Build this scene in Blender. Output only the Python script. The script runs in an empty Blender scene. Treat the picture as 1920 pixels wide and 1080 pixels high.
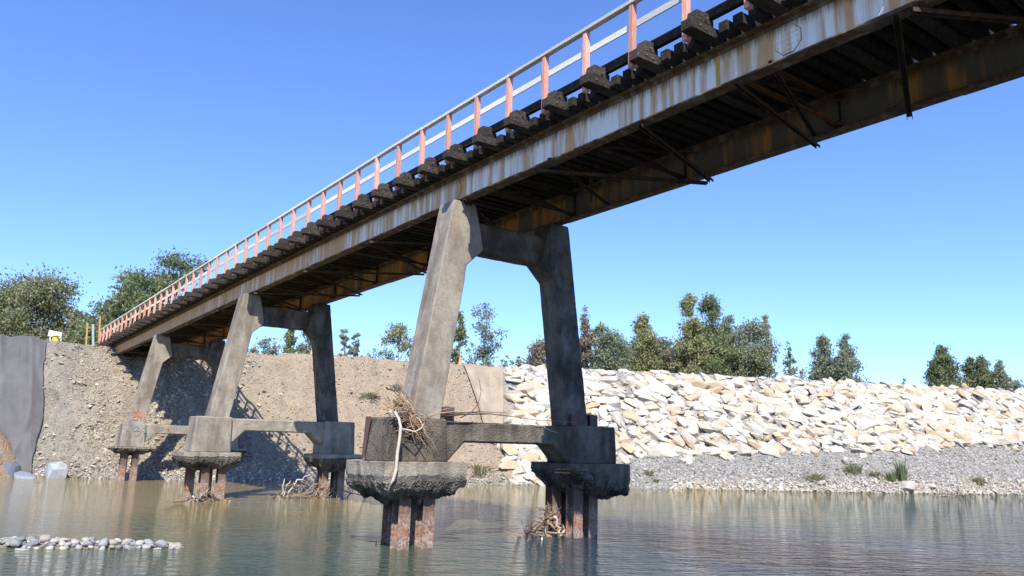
import bpy, bmesh, math, random
import numpy as np
from mathutils import Vector, Matrix, noise

# ------------------------------------------------------------------ camera, light, exposure
S = bpy.context.scene
C = S.collection
EYE = np.array([0.0, 0.0, 2.7])
F = 1470.0                                   # focal length in pixels of a 1920 px wide frame
RIGHT = np.array([0.8025135, -0.5961383, 0.0243138])
UP = np.array([-0.1381927, -0.1460807, 0.9795730])
BACK = np.array([-0.5804092, -0.7894805, -0.1996137])
cam = bpy.data.cameras.new('camera'); cam.sensor_width = 36.0; cam.lens = F / 1920 * 36
cam.clip_start = 0.1; cam.clip_end = 6000
co = bpy.data.objects.new('camera', cam); C.objects.link(co)
M4 = Matrix.Identity(4)
for i in range(3):
    M4[i][0], M4[i][1], M4[i][2], M4[i][3] = RIGHT[i], UP[i], BACK[i], EYE[i]
co.matrix_world = M4
S.camera = co

SUN_TO = Vector((-0.52, -0.80, 1.0)).normalized()      # towards the sun
EL = math.asin(SUN_TO.z); ROT = math.atan2(SUN_TO.x, SUN_TO.y)
W = bpy.data.worlds.new('World'); S.world = W; W.use_nodes = True
wn = W.node_tree.nodes; wl = W.node_tree.links
sky = wn.new('ShaderNodeTexSky'); sky.sky_type = 'NISHITA'; sky.sun_disc = False
sky.sun_elevation = EL; sky.sun_rotation = ROT
sky.altitude = 0; sky.air_density = 1.0; sky.dust_density = 0.1; sky.ozone_density = 5.0
bg = wn['Background']; bg.inputs[1].default_value = 0.15
tint = wn.new('ShaderNodeMix'); tint.data_type = 'RGBA'; tint.blend_type = 'MULTIPLY'; tint.inputs[0].default_value = 1.0
tint.inputs[7].default_value = (0.72, 0.82, 1.12, 1)          # a deep dry summer blue
wl.new(sky.outputs[0], tint.inputs[6]); wl.new(tint.outputs[2], bg.inputs[0])
sl = bpy.data.lights.new('sun', 'SUN'); sl.energy = 4.9; sl.angle = math.radians(0.5); sl.color = (1.0, 0.945, 0.85)
so = bpy.data.objects.new('sun', sl); C.objects.link(so); so.location = (-50, -80, 120)
so.rotation_euler = SUN_TO.to_track_quat('Z', 'Y').to_euler()
S.view_settings.view_transform = 'Standard'; S.view_settings.look = 'None'
S.view_settings.exposure = 0.7; S.view_settings.gamma = 1.0; S.view_settings.use_curve_mapping = False
S.cycles.max_bounces = 8; S.cycles.diffuse_bounces = 3; S.cycles.glossy_bounces = 4

rnd = random.Random(7)
R = np.random.default_rng(11)

def ray(px, py):
    return RIGHT * (px - 960) - UP * (py - 540) - BACK * F
def on_z(px, py, z):
    d = ray(px, py); return EYE + d * ((z - EYE[2]) / d[2])
def on_y(px, py, y):
    d = ray(px, py); return EYE + d * (y / d[1])
def at_dist(px, py, dist):
    d = ray(px, py); return EYE + d * (dist / math.hypot(d[0], d[1]))

# ------------------------------------------------------------------ materials
class Mat:
    def __init__(s, name, rough=0.85, spec=0.3):
        s.m = bpy.data.materials.new(name); s.m.use_nodes = True
        s.t = s.m.node_tree; s.n = s.t.nodes; s.l = s.t.links
        s.b = s.n['Principled BSDF']; s.b.inputs['Roughness'].default_value = rough
        s.b.inputs['Specular IOR Level'].default_value = spec
        s.geo = s.n.new('ShaderNodeNewGeometry')
        s.pos = s.geo.outputs['Position']
    def mapped(s, scale):
        mp = s.n.new('ShaderNodeMapping'); mp.inputs['Scale'].default_value = scale if hasattr(scale, '__len__') else (scale,) * 3
        s.l.new(s.pos, mp.inputs[0]); return mp.outputs[0]
    def noise(s, scale, detail=4, rough=0.6, vec=None, dist=0.0):
        x = s.n.new('ShaderNodeTexNoise'); x.inputs['Scale'].default_value = 1.0
        x.inputs['Detail'].default_value = detail; x.inputs['Roughness'].default_value = rough
        x.inputs['Distortion'].default_value = dist
        s.l.new(vec or s.mapped(scale), x.inputs['Vector']); return x.outputs['Fac']
    def vor(s, scale, out='Distance', feature='F1'):
        x = s.n.new('ShaderNodeTexVoronoi'); x.feature = feature; x.inputs['Scale'].default_value = 1.0
        s.l.new(s.mapped(scale), x.inputs['Vector']); return x.outputs[out]
    def ramp(s, fac, stops):
        r = s.n.new('ShaderNodeValToRGB'); e = r.color_ramp.elements
        while len(e) < len(stops): e.new(0.5)
        for i, (p, c) in enumerate(stops):
            e[i].position = p
            c = c if hasattr(c, '__len__') else (c, c, c)
            e[i].color = (*c, 1)
        s.l.new(fac, r.inputs[0]); return r.outputs[0]
    def mix(s, fac, a, b, mode='MIX'):
        x = s.n.new('ShaderNodeMix'); x.data_type = 'RGBA'; x.blend_type = mode
        for v, k in ((fac, 0), (a, 6), (b, 7)):
            if isinstance(v, (int, float)):
                x.inputs[k].default_value = v if k == 0 else (v, v, v, 1)
            elif isinstance(v, tuple): x.inputs[k].default_value = (*v, 1)
            else: s.l.new(v, x.inputs[k])
        return x.outputs[2]
    def math(s, op, a, b=0.0, clamp=False):
        x = s.n.new('ShaderNodeMath'); x.operation = op; x.use_clamp = clamp
        for v, k in ((a, 0), (b, 1)):
            if isinstance(v, (int, float)): x.inputs[k].default_value = v
            else: s.l.new(v, x.inputs[k])
        return x.outputs[0]
    def xyz(s):
        x = s.n.new('ShaderNodeSeparateXYZ'); s.l.new(s.pos, x.inputs[0]); return x.outputs
    def island(s):
        """a random number for each loose piece and each object"""
        oi = s.n.new('ShaderNodeObjectInfo')
        a = s.math('ADD', s.math('MULTIPLY', s.geo.outputs['Random Per Island'], 7.31), s.math('MULTIPLY', oi.outputs['Random'], 13.7))
        return s.math('FRACT', a)
    def color(s, c):
        if isinstance(c, tuple): s.b.inputs['Base Color'].default_value = (*c, 1)
        else: s.l.new(c, s.b.inputs['Base Color'])
        return s
    def bump(s, h, strength=0.5, dist=0.05, prev=None):
        x = s.n.new('ShaderNodeBump'); x.inputs['Strength'].default_value = strength; x.inputs['Distance'].default_value = dist
        s.l.new(h, x.inputs['Height'])
        if prev: s.l.new(prev, x.inputs['Normal'])
        s.l.new(x.outputs[0], s.b.inputs['Normal']); return x.outputs[0]

def mk_concrete(name, base, dark, light, rust=0.0, pebbly=0.25):
    m = Mat(name, 0.92, 0.15)
    a = m.noise(0.9, 5, 0.65); b = m.noise((2.6, 2.6, 1.1), 5, 0.68); c = m.noise(26, 3, 0.7)
    col = m.mix(m.ramp(a, [(0.38, 0), (0.58, 1)]), dark, base)
    col = m.mix(m.ramp(m.noise(7, 5, 0.75), [(0.50, 0), (0.66, 0.55)]), col, tuple(x * 0.7 for x in dark))
    col = m.mix(m.ramp(b, [(0.5, 0), (0.75, 0.75)]), col, light)
    col = m.mix(m.ramp(m.noise((1.6, 1.6, 0.35), 3), [(0.50, 0), (0.66, 0.6)]), col, tuple(x * 0.45 for x in dark))
    if rust: col = m.mix(m.ramp(m.noise((2.6, 2.6, 0.8), 4), [(0.55, 0), (0.75, rust)]), col, (0.30, 0.17, 0.07))
    # faint board marks of the formwork
    z = m.xyz()[2]; fr = m.math('FRACT', m.math('MULTIPLY', z, 3.6))
    line = m.ramp(fr, [(0.0, 0.35), (0.05, 0.0), (1.0, 0.0)])
    col = m.mix(line, col, tuple(x * 0.5 for x in dark))
    col = m.mix(m.ramp(c, [(0.3, 0.35), (0.6, 0)]), col, dark)
    m.color(col)
    p = m.bump(a, 0.2, 0.04); p = m.bump(c, 0.5, 0.01 + pebbly * 0.05, p)
    m.bump(m.vor(18), pebbly, 0.04, p)
    return m.m
conc = mk_concrete('weathered concrete', (0.33, 0.29, 0.235), (0.20, 0.172, 0.137), (0.40, 0.365, 0.305), 0.4, 0.08)
conc_shaded = mk_concrete('shade darkened weathered concrete', (0.14, 0.125, 0.105), (0.06, 0.054, 0.046), (0.26, 0.24, 0.21), 0.3, 0.1)  # darker copy for right legs and upper beams, deck shade put into the colour
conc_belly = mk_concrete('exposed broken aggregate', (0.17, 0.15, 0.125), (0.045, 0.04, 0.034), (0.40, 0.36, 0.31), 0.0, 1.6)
conc_dark = mk_concrete('dark stained concrete', (0.175, 0.148, 0.117), (0.08, 0.068, 0.053), (0.28, 0.24, 0.19), 0.2, 0.5)
conc_cap = mk_concrete('broken pile cap concrete', (0.33, 0.285, 0.225), (0.20, 0.175, 0.14), (0.44, 0.395, 0.325), 0.1, 0.35)

def mk_girder(name, paint, bias, dirt_z=10.93):
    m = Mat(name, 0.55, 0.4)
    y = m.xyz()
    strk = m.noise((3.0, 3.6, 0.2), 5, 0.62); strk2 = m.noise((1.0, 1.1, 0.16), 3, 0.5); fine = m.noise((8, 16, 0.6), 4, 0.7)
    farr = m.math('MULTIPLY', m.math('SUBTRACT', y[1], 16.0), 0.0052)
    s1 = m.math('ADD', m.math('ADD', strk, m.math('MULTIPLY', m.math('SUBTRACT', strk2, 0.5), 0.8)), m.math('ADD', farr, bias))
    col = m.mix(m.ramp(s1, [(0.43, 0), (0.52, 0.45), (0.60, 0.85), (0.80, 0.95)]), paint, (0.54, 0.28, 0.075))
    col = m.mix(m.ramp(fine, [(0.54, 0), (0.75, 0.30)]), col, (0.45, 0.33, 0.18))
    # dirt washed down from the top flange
    top = m.math('ADD', m.math('MULTIPLY', m.math('SUBTRACT', y[2], dirt_z - 0.55), 1.3), m.math('MULTIPLY', fine, 0.8))
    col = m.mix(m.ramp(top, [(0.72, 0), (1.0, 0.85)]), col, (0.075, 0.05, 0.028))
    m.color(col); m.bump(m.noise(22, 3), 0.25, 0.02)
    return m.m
girder_paint = mk_girder('rust streaked pale paint', (0.82, 0.79, 0.72), 0.04)
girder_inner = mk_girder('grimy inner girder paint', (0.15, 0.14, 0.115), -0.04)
def mk_rust(name, c1, c2, c3):
    m = Mat(name, 0.85, 0.2)
    a = m.noise(7, 6, 0.7); b = m.noise((3, 3, 1), 4)
    col = m.mix(m.ramp(a, [(0.35, 0), (0.65, 1)]), c1, c2)
    col = m.mix(m.ramp(b, [(0.5, 0), (0.65, 0.9)]), col, c3)
    m.color(col); m.bump(a, 0.6, 0.03); return m.m
flange_rust = mk_rust('brown rusted flange', (0.07, 0.045, 0.03), (0.16, 0.10, 0.055), (0.22, 0.19, 0.15))
brace_rust = mk_rust('dark brace steel', (0.035, 0.026, 0.02), (0.07, 0.05, 0.035), (0.12, 0.07, 0.03))
brace_ochre = mk_rust('ochre brace steel', (0.14, 0.075, 0.028), (0.20, 0.10, 0.035), (0.09, 0.055, 0.025))
def mk_pile():
    m = Mat('rusted and scoured pile steel', 0.8, 0.3)
    z = m.xyz()[2]; a = m.noise((5, 5, 2.2), 5, 0.7)
    v = m.math('ADD', m.math('MULTIPLY', z, 0.55), m.math('MULTIPLY', a, 0.6))
    col = m.ramp(v, [(0.04, (0.05, 0.035, 0.025)), (0.22, (0.20, 0.13, 0.10)), (0.40, (0.40, 0.33, 0.29)), (0.52, (0.34, 0.17, 0.10)),
                     (0.66, (0.36, 0.27, 0.22)), (0.85, (0.16, 0.11, 0.085)), (1.0, (0.12, 0.09, 0.075))])
    col = m.mix(m.ramp(m.noise(14, 4, 0.7), [(0.42, 0), (0.60, 0.85)]), col, (0.12, 0.065, 0.04))
    m.color(col); m.bump(a, 0.6, 0.03); return m.m
pile_steel = mk_pile()
def mk_wood(name, dark, mid, light, lightness=0.62, vec=(3, 3, 3), patches=None):
    m = Mat(name, 0.9, 0.15)
    g = m.noise(vec, 6, 0.7); f = m.noise(tuple(v * 5 for v in vec), 3, 0.6)
    col = m.mix(m.ramp(g, [(0.3, 0), (0.6, 1)]), dark, mid)
    col = m.mix(m.ramp(f, [(lightness, 0), (lightness + 0.14, 0.8)]), col, light)
    i = m.island(); col = m.mix(1.0, col, m.ramp(i, [(0, 0.6), (1, 1.0)]), 'MULTIPLY')
    if patches: col = m.mix(m.ramp(m.noise((9, 9, 9), 4, 0.7), [(0.52, 0), (0.62, 0.9)]), col, patches)
    m.color(col); m.bump(f, 0.5, 0.02, m.bump(g, 0.4, 0.03)); return m.m
tar_wood = mk_wood('creosoted timber', (0.016, 0.013, 0.011), (0.045, 0.037, 0.030), (0.20, 0.17, 0.13), 0.60, (7, 3, 3))
bracket_wood = mk_wood('grey weathered bracket timber', (0.026, 0.022, 0.019), (0.060, 0.051, 0.043), (0.20, 0.175, 0.145), 0.56, (2.2, 9, 9))
post_paint = mk_wood('flaking salmon paint', (0.66, 0.28, 0.20), (0.76, 0.38, 0.285), (0.76, 0.58, 0.48), 0.52, (14, 14, 1.2))
rail_paint = mk_wood('flaking white paint', (0.72, 0.70, 0.66), (0.80, 0.78, 0.74), (0.42, 0.37, 0.30), 0.60, (14, 1.2, 14))

def mk_ground(name, c1, c2, c3, stone=(0.36, 0.33, 0.28), stones=0.35, reach=None):
    m = Mat(name, 0.95, 0.1)
    a = m.noise(0.16, 5, 0.65, dist=0.6); b = m.noise(1.3, 5, 0.7); c = m.noise(9, 4, 0.7)
    col = m.mix(m.ramp(a, [(0.36, 0), (0.62, 1)]), c1, c2)
    col = m.mix(m.ramp(b, [(0.45, 0), (0.68, 0.8)]), col, c3)
    cell = m.vor(5.5, 'Color'); sep = m.n.new('ShaderNodeSeparateColor'); m.l.new(cell, sep.inputs[0])
    pick = m.ramp(sep.outputs[0], [(1 - stones - 0.02, 0), (1 - stones, 0.75)])
    edge = m.ramp(m.vor(5.5), [(0.35, 1), (0.55, 0)])
    if reach:
        xx = m.xyz()[0]; off = m.math('ADD', m.math('ABSOLUTE', m.math('SUBTRACT', xx, reach)), m.math('MULTIPLY', m.math('SUBTRACT', a, 0.5), 16.0))
        keep = m.ramp(m.math('DIVIDE', off, 20.0), [(0.15, 1.0), (0.50, 0.25)]); edge = m.mix(1.0, edge, keep, 'MULTIPLY')
        grey = m.ramp(m.math('DIVIDE', m.math('ADD', xx, m.math('MULTIPLY', m.math('SUBTRACT', b, 0.5), 5.0)), 20.0), [(0.42, 1.0), (0.62, 0.0)])
        col = m.mix(grey, col, m.mix(m.ramp(b, [(0.4, 0), (0.65, 1)]), (0.215, 0.20, 0.17), (0.30, 0.27, 0.225)))
        tan = m.ramp(m.math('DIVIDE', m.math('ADD', xx, m.math('MULTIPLY', m.math('SUBTRACT', a, 0.5), 8.0)), 40.0), [(0.50, 0.0), (0.72, 0.8)])
        col = m.mix(tan, col, m.mix(m.ramp(b, [(0.4, 0), (0.65, 1)]), (0.32, 0.245, 0.175), (0.38, 0.29, 0.205)))
    col = m.mix(m.mix(1.0, pick, edge, 'MULTIPLY'), col, m.mix(sep.outputs[1], tuple(x * 0.6 for x in stone), stone))
    col = m.mix(m.ramp(c, [(0.3, 0.5), (0.55, 0)]), col, tuple(x * 0.5 for x in c1))
    m.color(col)
    p = m.bump(b, 0.9, 0.30); p = m.bump(c, 0.9, 0.08, p); m.bump(m.vor(5.5), 0.5, -0.08, p)
    return m
def far_bank_mat():
    m = mk_ground('gravelly bank earth', (0.25, 0.215, 0.17), (0.34, 0.28, 0.205), (0.38, 0.30, 0.205), reach=14.0)
    # the beach to the right is grey gravel instead of tan earth
    x, y, z = m.xyz()[:]
    fac = m.ramp(m.math('ADD', m.math('MULTIPLY', x, 0.02), m.math('MULTIPLY', m.noise(0.35, 3), 0.12)), [(0.80, 0), (0.88, 1)])
    old = m.b.inputs['Base Color'].links[0].from_socket
    cell = m.vor(7, 'Color'); sep = m.n.new('ShaderNodeSeparateColor'); m.l.new(cell, sep.inputs[0])
    gr = m.ramp(sep.outputs[0], [(0.0, (0.16, 0.15, 0.14)), (0.5, (0.26, 0.25, 0.235)), (1.0, (0.42, 0.40, 0.37))])
    gr = m.mix(m.ramp(m.noise(0.8, 4), [(0.4, 0), (0.65, 0.6)]), gr, (0.24, 0.215, 0.17))
    m.color(m.mix(fac, old, gr))
    return m.m
bank_mat = far_bank_mat()
sand_mat = mk_ground('loose tan soil', (0.27, 0.20, 0.14), (0.33, 0.24, 0.165), (0.25, 0.19, 0.13), stones=0.08).m
near_mat = mk_ground('near bank gravel', (0.22, 0.20, 0.17), (0.28, 0.25, 0.21), (0.32, 0.28, 0.22), stones=0.6).m
grass_mat = mk_ground('dry meadow', (0.12, 0.115, 0.06), (0.17, 0.15, 0.08), (0.09, 0.10, 0.045), stones=0.02).m

def mk_stone(name, stops, scale=3.0, bumpd=0.06, stain=None):
    m = Mat(name, 0.85, 0.2)
    col = m.ramp(m.island(), stops)
    if stain: col = m.mix(m.ramp(m.noise(1.0, 5, 0.65, dist=0.8), [(0.50, 0), (0.66, 0.85)]), col, stain)
    n = m.noise(scale, 6, 0.7)
    col = m.mix(m.ramp(n, [(0.3, 0.55), (0.55, 0)]), col, (0.24, 0.22, 0.19))
    if stain:
        ns_ = m.noise((5, 5, 5), 5, 0.75); col = m.mix(m.ramp(ns_, [(0.52, 0), (0.68, 0.5)]), col, (0.30, 0.255, 0.19))
    m.color(col); m.bump(n, 0.7, bumpd); return m.m
rock_mat = mk_stone('pale quarried rock', [(0.0, (0.38, 0.35, 0.30)), (0.3, (0.46, 0.43, 0.375)), (0.62, (0.55, 0.515, 0.45)), (0.78, (0.48, 0.43, 0.35)), (0.90, (0.46, 0.36, 0.24)), (1.0, (0.40, 0.28, 0.16))],
                    2.6, 0.07, (0.44, 0.35, 0.23))
cobble_mat = mk_stone('river cobble', [(0.0, (0.15, 0.16, 0.175)), (0.3, (0.28, 0.285, 0.29)), (0.6, (0.40, 0.375, 0.33)), (0.85, (0.31, 0.26, 0.195)), (1.0, (0.60, 0.57, 0.51))], 16, 0.01)
gravel_tan = mk_stone('tan bank gravel', [(0.0, (0.19, 0.165, 0.13)), (0.4, (0.31, 0.265, 0.20)), (0.8, (0.41, 0.345, 0.255)), (1.0, (0.52, 0.45, 0.35))], 9, 0.02)
gravel_grey = mk_stone('grey beach gravel', [(0.0, (0.15, 0.145, 0.135)), (0.4, (0.25, 0.24, 0.225)), (0.8, (0.38, 0.36, 0.33)), (1.0, (0.62, 0.59, 0.54))], 9, 0.02)
blue_rock = mk_stone('pale bluish rock', [(0, (0.30, 0.33, 0.34)), (1, (0.36, 0.38, 0.385))], 2, 0.06)
def simple(name, col, rough=0.7, n=6.0, var=0.35):
    m = Mat(name, rough, 0.3)
    m.color(m.mix(m.ramp(m.noise(n, 4, 0.65), [(0.35, var), (0.6, 0)]), col, tuple(c * 0.5 for c in col))); return m.m
drift_pale = simple('bleached driftwood', (0.52, 0.44, 0.36), 0.85)
drift_tan = simple('tan dry twig', (0.34, 0.22, 0.13), 0.9)
drift_grey = simple('grey driftwood', (0.33, 0.28, 0.23), 0.9)
drift_dark = simple('dark wet twig', (0.07, 0.055, 0.045), 0.9)
orange_paint = simple('orange spray paint', (0.66, 0.20, 0.10), 0.8)
chalk = simple('white chalk marks', (0.38, 0.38, 0.37), 0.9, 20, 0.9)
yellow_paint = simple('yellow post paint', (0.52, 0.30, 0.09), 0.6)
yellow_drum = simple('yellow plastic', (0.70, 0.48, 0.04), 0.5)
white_paint = simple('white board paint', (0.70, 0.72, 0.74), 0.5)
grey_paint = simple('grey post paint', (0.40, 0.43, 0.45), 0.6)
cone_mat = simple('orange traffic cone plastic', (0.75, 0.30, 0.09), 0.5)
steel_plum = simple('plum primer steel', (0.13, 0.075, 0.07), 0.7)
bark = simple('tree bark', (0.20, 0.16, 0.12), 0.95)

def mk_leaf(name, a, b, c):
    m = Mat(name, 0.6, 0.25)
    col = m.ramp(m.geo.outputs['Random Per Island'], [(0, a), (0.6, b), (1, c)])
    col = m.mix(m.ramp(m.noise(0.55, 3, 0.6), [(0.36, 0.35), (0.60, 0)]), col, tuple(x * 0.7 for x in a))
    m.color(col)
    tr = m.n.new('ShaderNodeBsdfTranslucent'); m.l.new(col, tr.inputs[0])
    mx = m.n.new('ShaderNodeMixShader'); mx.inputs[0].default_value = 0.5
    m.l.new(m.b.outputs[0], mx.inputs[1]); m.l.new(tr.outputs[0], mx.inputs[2])
    m.l.new(mx.outputs[0], m.n['Material Output'].inputs[0]); return m.m
leaf = {
    'green': mk_leaf('green leaves', (0.146, 0.183, 0.087), (0.248, 0.291, 0.139), (0.393, 0.422, 0.218)),
    'olive': mk_leaf('olive leaves', (0.189, 0.204, 0.11), (0.32, 0.328, 0.175), (0.48, 0.466, 0.262)),
    'grey': mk_leaf('grey green leaves', (0.189, 0.218, 0.146), (0.32, 0.357, 0.241), (0.48, 0.51, 0.364)),
    'yellow': mk_leaf('yellow green leaves', (0.218, 0.233, 0.11), (0.364, 0.372, 0.183), (0.524, 0.502, 0.262)),
    'russet': mk_leaf('russet leaves', (0.218, 0.183, 0.124), (0.349, 0.299, 0.204), (0.48, 0.408, 0.277)),
}
def mk_fabric(name, col, folds):
    m = Mat(name, 0.8, 0.2)
    a = m.noise((0.5, 0.5, 0.2), 4); w = m.noise((30, 4, 4), 3, 0.7)
    c = m.mix(m.ramp(a, [(0.35, 0), (0.65, 1)]), tuple(x * 0.85 for x in col), tuple(min(1, x * 1.2) for x in col))
    c = m.mix(m.ramp(w, [(0.5, 0), (0.75, 0.3)]), c, tuple(min(1, x * 1.5) for x in col))
    m.color(c); m.bump(w, 0.3, 0.02); return m.m
geo_grey = mk_fabric('grey geotextile', (0.108, 0.105, 0.104), 1)
geo_brown = mk_fabric('dusty brown geotextile', (0.29, 0.235, 0.175), 1)

def mk_water():
    m = Mat('muddy river water', 0.035, 0.5)
    m.b.inputs['IOR'].default_value = 1.333
    x, y, z = m.xyz()[:]
    big = m.noise(0.07, 3, 0.5, dist=0.5)
    v = m.math('ADD', m.math('MULTIPLY', y, 0.022), m.math('MULTIPLY', big, 0.5))
    v = m.math('SUBTRACT', v, m.math('MULTIPLY', x, 0.004))
    # shallow silty water by the far bank, deeper greener water in the near channel
    wcol = m.ramp(v, [(0.40, (0.018, 0.042, 0.045)), (0.60, (0.055, 0.074, 0.045)), (0.80, (0.125, 0.115, 0.050)), (1.10, (0.215, 0.170, 0.075))])
    mp = m.n.new('ShaderNodeMapping'); mp.inputs['Rotation'].default_value = (0, 0, 0.62); m.l.new(m.pos, mp.inputs[0])
    def flow(a_, b_, det, ro, di):
        q_ = m.n.new('ShaderNodeVectorMath'); q_.operation = 'MULTIPLY'; m.l.new(mp.outputs[0], q_.inputs[0]); q_.inputs[1].default_value = (a_, b_, 1)
        return m.noise(1, det, ro, q_.outputs[0], di)
    rip = flow(1.6, 3.4, 2, 0.55, 0.5); mid = flow(0.33, 1.0, 2, 0.5, 0.9); fine = flow(4.5, 8.0, 3, 0.65, 0.5)
    # rougher where the current runs fast (lower right)
    w = m.math('ADD', m.math('SUBTRACT', m.math('MULTIPLY', x, 0.028), m.math('MULTIPLY', y, 0.020)), m.math('MULTIPLY', m.noise(0.11, 3), 0.55))
    mask = m.math('MULTIPLY', m.ramp(w, [(0.05, 0.20), (0.40, 0.85), (0.75, 1.0)]), 1.7)
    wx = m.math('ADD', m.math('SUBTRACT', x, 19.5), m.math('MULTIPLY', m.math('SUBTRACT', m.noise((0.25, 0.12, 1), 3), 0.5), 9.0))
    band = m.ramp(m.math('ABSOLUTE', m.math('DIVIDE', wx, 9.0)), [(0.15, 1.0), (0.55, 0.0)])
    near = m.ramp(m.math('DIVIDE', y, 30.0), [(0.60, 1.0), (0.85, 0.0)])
    mask = m.math('ADD', mask, m.math('MULTIPLY', m.math('MULTIPLY', band, near), 1.6))
    hsum = m.math('ADD', m.math('MULTIPLY', rip, 0.27), m.math('ADD', m.math('MULTIPLY', mid, 0.22), m.math('MULTIPLY', fine, 0.10)))
    shadow_band = m.math('MULTIPLY', m.ramp(m.math('ABSOLUTE', m.math('DIVIDE', wx, 12.0)), [(0.25, 1.0), (0.75, 0.0)]), near)  # bridge shadow on the river, painted into the water colour as dark blue
    m.color(m.mix(shadow_band, wcol, (0.010, 0.028, 0.050)))
    hh = m.math('MULTIPLY', hsum, mask)
    m.bump(hh, 1.0, 1.0)
    return m.m
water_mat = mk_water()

# ------------------------------------------------------------------ mesh helpers
WLOC = {}
def wloc(o): return WLOC[o.name] if o else Vector((0, 0, 0))
class MB:
    def __init__(s): s.v = []; s.f = []
    def add(s, v, f):
        k = len(s.v); s.v += [tuple(map(float, p)) for p in v]; s.f += [tuple(i + k for i in q) for q in f]; return s
    def box(s, x0, x1, y0, y1, z0, z1):
        return s.add([(x, y, z) for z in (z0, z1) for y in (y0, y1) for x in (x0, x1)],
                     [(0, 2, 3, 1), (4, 5, 7, 6), (0, 1, 5, 4), (2, 6, 7, 3), (0, 4, 6, 2), (1, 3, 7, 5)])
    def bar(s, p, q, w, hgt, up=(0, 0, 1)):
        p, q = Vector(p), Vector(q); d = (q - p).normalized(); a = d.cross(Vector(up)).normalized(); b = a.cross(d)
        v = [e + a * (i * w / 2) + b * (j * hgt / 2) for e in (p, q) for j in (-1, 1) for i in (-1, 1)]
        return s.add(v, [(0, 2, 3, 1), (4, 5, 7, 6), (0, 1, 5, 4), (2, 6, 7, 3), (0, 4, 6, 2), (1, 3, 7, 5)])
    def strip(s, x0, x1, z0, z1, ys):
        """a long member of box section that follows the deck line"""
        v = []; f = []
        for y in ys:
            d = zd(y); v += [(x0, y, z0 + d), (x1, y, z0 + d), (x1, y, z1 + d), (x0, y, z1 + d)]
        for i in range(len(ys) - 1):
            a = 4 * i
            for k in range(4): f.append((a + k, a + (k + 1) % 4, a + 4 + (k + 1) % 4, a + 4 + k))
        f += [(3, 2, 1, 0), tuple(len(v) - 4 + k for k in range(4))]
        return s.add(v, f)
    def tube(s, pts, rad, n=6):
        pts = [Vector(p) for p in pts]; v = []; f = []
        for i, p in enumerate(pts):
            d = (pts[min(i + 1, len(pts) - 1)] - pts[max(i - 1, 0)]).normalized()
            a = d.cross(Vector((0.3, 0.2, 1)) if abs(d.z) < 0.9 else Vector((1, 0.1, 0))).normalized(); b = d.cross(a)
            r = rad[i] if hasattr(rad, '__len__') else rad
            v += [p + a * (r * math.cos(t * 2 * math.pi / n)) + b * (r * math.sin(t * 2 * math.pi / n)) for t in range(n)]
        for i in range(len(pts) - 1):
            for k in range(n): f.append((i * n + k, i * n + (k + 1) % n, (i + 1) * n + (k + 1) % n, (i + 1) * n + k))
        f += [tuple(range(n - 1, -1, -1)), tuple(len(v) - n + k for k in range(n))]
        return s.add(v, f)
def link(o, parent=None, loc=None):
    C.objects.link(o)
    if parent is not None: o.parent = parent
    loc = Vector(loc if loc is not None else (0, 0, 0))
    o.location = loc - wloc(parent); WLOC[o.name] = loc
    return o
def build(name, mb, mat, parent=None, origin=None, smooth=False, sharp=None, bevel=0.0):
    me = bpy.data.meshes.new(name)
    v = np.array(mb.v, dtype=np.float32)
    if origin is None:
        lo, hi = v.min(0), v.max(0); origin = ((lo[0] + hi[0]) / 2, (lo[1] + hi[1]) / 2, lo[2])
    v = v - np.array(origin, dtype=np.float32)
    me.from_pydata(v.tolist(), [], mb.f); me.materials.append(mat)
    if smooth: me.shade_smooth()
    if sharp: me.set_sharp_from_angle(angle=math.radians(sharp))
    o = link(bpy.data.objects.new(name, me), parent, origin)
    if bevel:
        b = o.modifiers.new('bevel', 'BEVEL'); b.width = bevel; b.segments = 1; b.limit_method = 'ANGLE'
    return o
def fast_mesh(name, verts, faces, mat, parent=None, nper=3, smooth=False, loc=(0, 0, 0)):
    """verts (n,3), faces (m,nper) as numpy arrays"""
    me = bpy.data.meshes.new(name); n, m = len(verts), len(faces)
    me.vertices.add(n); me.vertices.foreach_set('co', (np.asarray(verts, dtype=np.float32) - np.array(loc, dtype=np.float32)).ravel())
    me.loops.add(m * nper); me.loops.foreach_set('vertex_index', np.asarray(faces, dtype=np.int32).ravel())
    me.polygons.add(m); me.polygons.foreach_set('loop_start', np.arange(0, m * nper, nper, dtype=np.int32))
    me.polygons.foreach_set('use_smooth', np.full(m, smooth)); me.update(calc_edges=True); me.materials.append(mat)
    return link(bpy.data.objects.new(name, me), parent, loc)
def copy(o, parent, loc, rot=None, scale=None):
    c = o.copy(); C.objects.link(c); c.parent = parent
    c.location = Vector(loc) - wloc(parent); WLOC[c.name] = Vector(loc)
    if rot is not None: c.rotation_euler = rot
    if scale is not None: c.scale = scale
    return c
def tag(o, label=None, cat=None, group=None, kind=None):
    if label: o['label'] = label
    if cat: o['category'] = cat
    if group: o['group'] = group
    if kind: o['kind'] = kind
    return o
def thing(name, loc, label, cat, group=None):
    return tag(link(bpy.data.objects.new(name, None), None, loc), label, cat, group)
def fbm(p, sc, oct=4): return noise.fractal(Vector(p) * sc, 0.9, 2.0, oct)
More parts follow.
